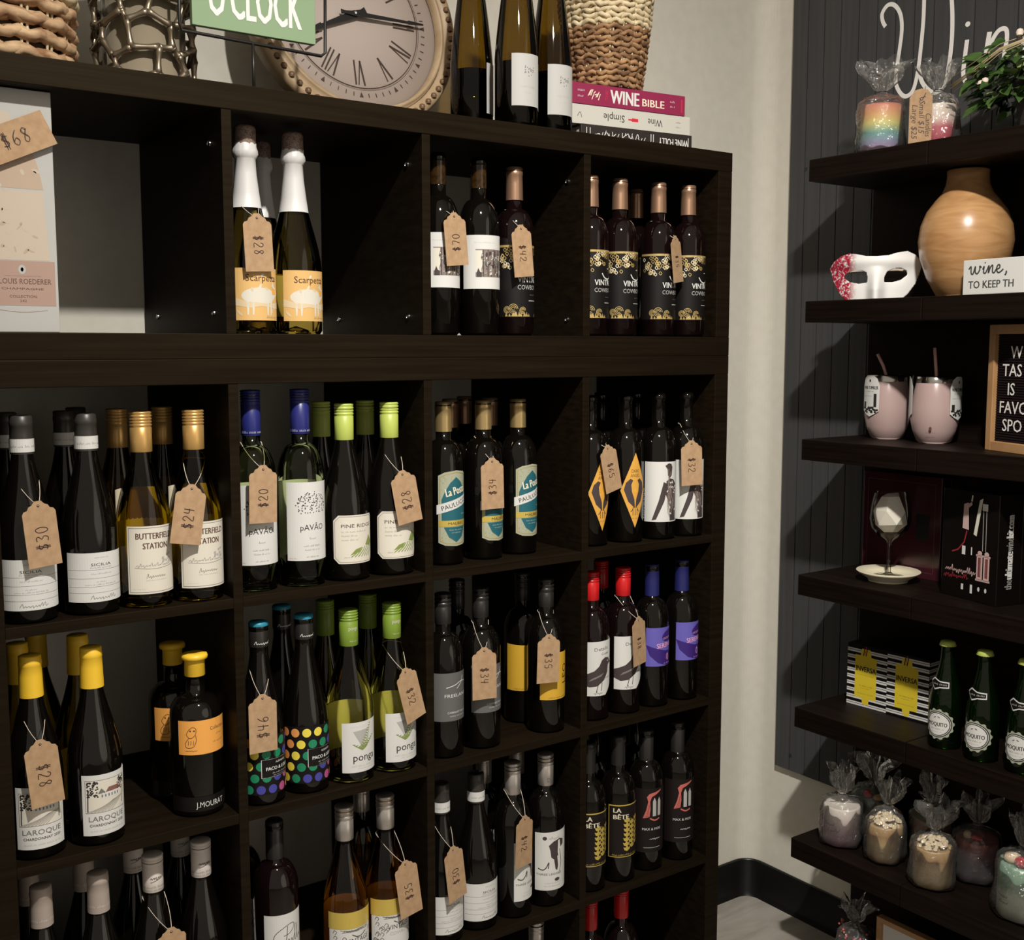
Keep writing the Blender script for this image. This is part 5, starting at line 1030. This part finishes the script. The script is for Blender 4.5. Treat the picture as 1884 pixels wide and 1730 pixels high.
# lettered block
o = thing('block_sign', 'white lettered block sign in front of the wooden vase', 'sign', (174.6, -35.2, SZ[1]+.02), -96)
MB().box(0, 16, 0, 2.2, 0, 6.7).build('block', M('paper_white'), o, bevel=.1)
k = Ink(); k.lift = .03
def sc(pts, w=.22): k.curve([(1.3+x, 3.9+y) for x, y in pts], w*1.35, 0)
sc([(0, 1), (.5, 1.5), (.55, .3), (1, .1), (1.5, 1.5), (1.5, .4), (2, .1), (2.5, .8), (2.5, 1.5), (2.9, 1.2)]); sc([(3.2, .8), (3.5, 1.4), (3.4, .3), (3.8, .1), (4.2, .7)]); k.ell(5.0, 6.0, .15, .15, 0, 8)
sc([(4.2, .7), (4.6, 1.5), (4.5, .1), (4.9, 1.1), (5.4, 1.5), (5.4, .3), (5.8, .1), (6.2, .7)]); sc([(6.2, .7), (6.9, .9), (7, 1.4), (6.6, 1.5), (6.3, .8), (6.6, .1), (7.2, .2), (7.8, .7)]); sc([(8.4, .3), (8.5, 0), (8.2, -.5)], .25)
k.text('TO KEEP TH', 1.3, 1.2, 1.5, 0, 10.1, al='L', bold=.08); k.build('lettering', mat('slate_ink', (.05, .05, .05), .6), o)

# tumblers
noisy(mat('pink_enamel', 'd8a9a8', .25), (.44, .315, .30, 1), (.46, .33, .315, 1)); mat('steel', (.6, .58, .55), .18, 1); mat('pink_straw', (.75, .42, .40), .35)
def tumbler(label, x, y, rz, straw, tags, logo):
    o = thing('tumbler', label, 'tumbler', (x, y, SZ[2]+.02), rz, 'pink wine tumblers')
    MB().lathe([(0, 0), (3.0, 0), (3.6, .4), (4.5, 2.6), (5.05, 5.2), (5.0, 7.4), (4.6, 10), (4.05, 12.9), (3.9, 13.2)], 44).build('body', M('pink_enamel'), o)
    MB().lathe([(4.08, 12.9), (4.05, 14.2), (3.85, 14.4), (3.6, 14.2), (3.6, 10), (0, 9.8)], 40).build('steel_rim', M('steel'), o)
    MB().lathe([(0, 13.5), (3.62, 13.5), (3.62, 13.9), (0, 13.9)], 30).build('lid', glassy('lid_plastic', (.8, .8, .8), .1, 1.5, (.3, .3, .3), .3), o)
    MB().tube([straw[0], straw[1], straw[2]], .34, 10).build('straw', M('pink_straw'), o)
    for ang, fr in tags:
        k = Ink(5.35); k.clip = None; u0 = math.radians(ang)*5.35
        k.poly([(u0-2.4, 6.4), (u0-1.2, 5.6), (u0, 5.1), (u0+1.2, 5.6), (u0+2.4, 6.4), (u0+2.5, 12), (u0+1.9, 13.6), (u0+.9, 14.3), (u0-.9, 14.3), (u0-1.9, 13.6), (u0-2.5, 12)], 0)
        if fr:
            k.up(); k.text('WINE TUMBLER', u0, 11.2, .75, 1, 4.2, bold=.05); k.micro(u0-1.4, u0+1.2, 10.6, .25, 1, 3); k.micro(u0-1.9, u0+.6, 9.6, .2, 1, 4); k.rect(u0+1.1, u0+1.8, 7.2, 10.2, 1); k.rect(u0-2, u0-1.2, 6.8, 8.4, 1); k.ell(u0, 13.1, .25, .35, 1, 8)
            r = random.Random(3)
            for i in range(26): k.ell(u0+r.uniform(-2, 2), r.uniform(6, 7.2), .3, .25, 1, 7)
        k.build('hang_tag', [M('paper_white'), M('ink')], o)
    if logo:
        k = Ink(5.08); k.lift = .04; k.ell(-.6, 3.3, .3, .42, 0, 10); k.micro(-1.5, .5, 2.3, .22, 0, 3); k.build('emblem', M('ink_brown'), o)
tumbler('pink wine tumbler on the left, its hang tag facing forward', 190.2, -7.4, -58, ((.4, .2, 11), (-1.2, .4, 16.2), (-2.6, .6, 19)), ((-42, 1), (95, 0)), 0)
tumbler('pink wine tumbler on the right, hang tags out to both sides', 188.6, -20.6, -58, ((.2, 0, 11), (0, 0, 15), (-.5, 0, 20.4)), ((-82, 0), (62, 1)), 1)
# letter board
o = thing('letter_board', 'black felt letter board in a wood frame leaning at the right of the tumblers', 'letter board', (181.8, -36.9, SZ[2]+.02), -112); o.rotation_euler.x = 0
mat('frame_wood', (.42, .23, .10), .45)
noisy(M('frame_wood'), (.36, .19, .08, 1), (.46, .26, .12, 1), (1, 1, 1), 12)
fb = MB(); W_, H_ = 25, 25; fb.box(0, 1.7, 0, 2, 0, H_); fb.box(W_-1.7, W_, 0, 2, 0, H_); fb.box(1.7, W_-1.7, 0, 2, 0, 1.9); fb.box(1.7, W_-1.7, 0, 2, H_-1.9, H_)
fb.build('frame', M('frame_wood'), o, bevel=.12)
ft = MB(); ft.box(1.7, W_-1.7, 1.1, 1.8, 1.9, H_-1.9)
for i in range(42): ft.box(1.7, W_-1.7, .95, 1.12, 2.0+i*.505, 2.3+i*.505)
ft.build('felt', mat('felt', (.014, .008, .009), .95, spec=.1), o)
k = Ink(); k.lift = -.85
for s_, u, v in (('W', 5.6, 18.4), ('TAS', 3.4, 14.9), ('IS', 5.2, 11.2), ('FAVO', 3.0, 7.6), ('SPO', 4.0, 4.1)): k.text(s_, u, v, 2.5, 0, al='L', sx=.98, bold=.07)
k.build('letters', M('white_paint'), o)

# wine glass on a saucer, with a faceted votive inside it
mat('porcelain', (.74, .68, .50), .3)
tag(MB().lathe([(0, 0), (4.2, 0), (4.4, .5), (6.4, 1.75), (6.9, 2.25), (6.8, 2.35), (5.2, 1.5), (3.6, .95), (0, .9)], 48).build('saucer', M('porcelain'), None, (183.6, -13.9, SZ[3]+.02)), 'cream saucer under the wine glass', 'saucer')
o = thing('wine_glass', 'stemmed wine glass standing on the cream saucer', 'glass', (183.6, -13.9, SZ[3]+.98))
MB().lathe([(0, 0), (3.4, 0), (3.4, .12), (1.2, .5), (.5, 1.1), (.42, 4), (.48, 7.4), (1.1, 8.2), (2.8, 9.2), (4.1, 11), (4.45, 13), (4.1, 16), (3.5, 18.7)], 44).build('bowl_and_stem', M('clear_glass'), o)
rd = random.Random(5); v = MB(); pts_ = []
for z, r_, n_ in ((9.7, 1.6, 5), (11.6, 3.6, 5), (15.0, 3.6, 5), (18.2, 2.0, 5)): pts_.append([v.vert((r_*math.cos(2*PI*(i+.5*(z > 12))/n_+.4), r_*math.sin(2*PI*(i+.5*(z > 12))/n_+.4), z+rd.uniform(-.5, .5))) for i in range(n_)])
for a, c in zip(pts_, pts_[1:]):
    for i in range(5): v.face((a[i], a[(i+1) % 5], c[i])); v.face((a[(i+1) % 5], c[(i+1) % 5], c[i]))
v.face(pts_[0][::-1]); v.face(pts_[-1])
tag(v.build('votive_holder', mat('plaster', (.78, .74, .66), .5), None, (183.6, -13.9, SZ[3]+.98)), 'white faceted votive holder inside the wine glass', 'candle holder')
# glossy box behind the glass
o = thing('gift_box', 'glossy dark maroon gift box standing against the back board behind the wine glass', 'box', (191.3, -.9, SZ[3]+.02), -90)
MB().box(0, 20.5, 0, 4, 0, 23).build('box_body', mat('maroon_gloss', (.045, .010, .014), .18, spec=.6), o, bevel=.1)
k = Ink(); k.lift = .02; k.frame(1.2, 19, 1.4, 21.4, .12, 0); k.rect(14.2, 17.6, 8.5, 14.5, 1); k.build('box_print', [mat('maroon_print', (.10, .035, .045), .3), M('black_label')], o)
# two black wine kit boxes
mat('kit_black', (.0045, .0028, .0022), .3)
def kit(label, x, y, rz, face):
    o = thing('gift_box', label, 'box', (x, y, SZ[3]+.02), rz, 'black wine kit boxes')
    MB().box(-14.8, 0, 0, 6.2, 0, 22.4).build('box_body', M('kit_black'), o, bevel=.1)
    k = Ink(); k.lift = .02
    for t_, v, m in (('the', 3.2, 2), ('ultimate', 5.3, 0), ('wine', 11.0, 2), ('kit.com', 13.7, 0)): k.text(t_, 4.0, v, 2.0, m, {'the': 1.9, 'ultimate': 5.5, 'wine': 2.6, 'kit.com': 4.4}[t_], al='L', rot=PI/2, bold=.2 if m == 0 else .06)
    k.v = [(.03, p[0], p[2]) for p in k.v]
    k.build('spine_lettering', [mat('foil_white', (.85, .84, .82), .4), M('ink_grey'), M('ink_lgrey')], o)
    if face:
        k = Ink(); k.lift = .02
        k.poly([(-9.2, 19.6), (-8.0, 20.0), (-7.7, 14.4), (-9.4, 14.6)], 1); k.poly([(-8.3, 19.6), (-7.2, 20.2), (-7, 19.7), (-7.8, 19)], 1); k.line([(-7.2, 20.3), (-7.0, 21.6)], .35, 0)
        k.poly([(-5.1, 20.8), (-4.2, 21.3), (-5.6, 13.4), (-6.4, 13.7)], 3); k.rect(-4.3, -2.9, 18.8, 20.2, 0); k.line([(-4, 18.8), (-3.9, 10.6)], .14, 2); k.line([(-3.2, 18.8), (-3.1, 10.6)], .14, 2)
        for u in (-5.3, -3.5): k.rect(u, u+1.5, 4.6, 9.6, 1); k.rect(u+.35, u+1.1, 5.2, 9.2, 4); k.ell(u+.75, 10.1, .6, .5, 1, 10); k.rect(u-.2, u+1.7, 9.4, 9.8, 1); k.rect(u-.2, u+1.7, 4.4, 4.8, 1); k.ell(u+.75, 2.7, .3, .5, 0, 8)
        k.line([(-8.2, 14.2), (-8.8, 11.8), (-10.4, 10), (-12, 9.4)], .3, 4); k.rect(-9.3, -8.4, 9.2, 11, 0); k.rect(-6.9, -6.6, 9.4, 11, 0)
        k.scrib(-13.6, 5.4, 8, 1.3, 1, 6, .13, 16); k.scrib(-14, 4.2, 6.5, 1, 4, 7, .12, 13); k.rect(-9.2, -8.6, 1.9, 3.1, 0); k.rect(-6.8, -6.2, 1.5, 3.3, 0)
        k.build('front_print', [M('paper_white'), mat('kit_pink', (.55, .38, .36), .5), M('ink_lgrey'), M('paper_warm'), mat('kit_red', (.28, .02, .03), .5)], o)
kit('black wine kit box printed with bottle tools, right of the saucer', 178.7, -42.7, -102, True)
kit('second black wine kit box, only its lettered spine in view at the right edge', 184.95, -44.05, -102, False)

# striped drinks carton and green mixers
o = thing('drinks_carton', 'striped black and white drinks carton with two yellow labels', 'carton', (185.3, -2.4, SZ[4]+.02), -86)
MB().box(0, 20.8, 0, 9.5, 0, 14.4).build('carton_body', M('black_label'), o, bevel=.1)
k = Ink(); k.lift = .02
for cx0, cx1 in ((0.05, 10.4), (10.4, 20.75)):
    for i in range(9):
        z = .05+i*1.56; sh = .0 if cx0 < 5 else .4
        k.rect(cx0, cx1, z+sh, z+.4+sh, 0); k.rect(cx0, cx1, z+.52+sh, z+.84+sh, 0)
k.up()
for c in (4.9, 15.3):
    k.poly([(c-2.8, 2.0), (c-.9, 2.0), (c-.7, .8), (c, .4), (c+.9, .8), (c+1, 2.0), (c+2.8, 2.0), (c+2.8, 11.8), (c+1.4, 11.9), (c+1.1, 13.6), (c-1.1, 13.6), (c-1.4, 12), (c-2.8, 12)], 1)
    k.up(); k.text('INVERSA', c, 8.3, 1.25, 2, 5.1, bold=.1); k.micro(c-2.2, c+2.2, 7.4, .2, 2, 3); k.micro(c-1.6, c+1.8, 4.8, .3, 2, 4); k.micro(c-1.2, c+1.2, 4.3, .2, 2, 5); k.micro(c-2, c+2, 3, .18, 2, 6)
    k.line([(c-.3, 14.2), (c-.7, 12)], .25, 2); k.line([(c+.4, 14.2), (c, 12)], .25, 2); k.line([(c+.05, 14.2), (c-.35, 12)], .16, 3); k.lift -= .008
k.build('printed_front', [M('paper_white'), mat('carton_yellow', (.68, .52, .03), .5), M('ink'), M('red_ink')], o)
k = Ink(); k.lift = .02
for i in range(10): k.rect(.05, 9.4, .1+i*1.42, .46+i*1.42, 0); k.rect(.05, 9.4, .58+i*1.42, .9+i*1.42, 0)
k.v = [(20.82, p[0], p[2]) for p in k.v]; k.build('printed_side', M('paper_white'), o)
for i, (x, y, l) in enumerate(((178, -33.0, 'small green mixer bottle nearest the striped carton'), (177.4, -41.8, 'small green mixer bottle in the middle of three'), (177.8, -50.4, 'small green mixer bottle cut off by the right edge of the picture'))):
    bottle('mixer', l, x, y, SZ[4], -90, 'green mixer bottles', name='mixer_bottle')

# lowest shelf: framed print and a dark wrapped bag
o = thing('picture_frame', 'light wood frame with a white print at the bottom right corner', 'picture frame', (181, -15.9, SZ[6]+.02), -90)
fb = MB(); fb.box(0, 1.2, 0, 1.8, 0, 16.8); fb.box(24, 25.2, 0, 1.8, 0, 16.8); fb.box(1.2, 24, 0, 1.8, 0, 1.2); fb.box(1.2, 24, 0, 1.8, 15.6, 16.8); fb.build('frame', M('frame_wood'), o, bevel=.1)
MB().box(1.2, 24, .9, 1.4, 1.2, 15.6).build('print', M('paper_white'), o)
o = thing('wrapped_candle', 'dark cellophane-wrapped candle with red specks on the lowest shelf', 'candle', (183, -9, SZ[6]+.02), -90)
MB().lathe([(0, .2), (3.6, .2), (3.8, 1), (3.8, 8), (0, 8.2)], 32).build('wax', mat('dark_plum', (.03, .012, .014), .5), o)
sp = MB(); rd = random.Random(2)
for i in range(40): a = rd.uniform(0, 2*PI); sp.ball((3.9*math.cos(a), 3.9*math.sin(a), rd.uniform(5, 11)), .28, 0, 6)
sp.build('red_berries', M('coral'), o); bag(o, 4, 9, 12, 16.6, 31)
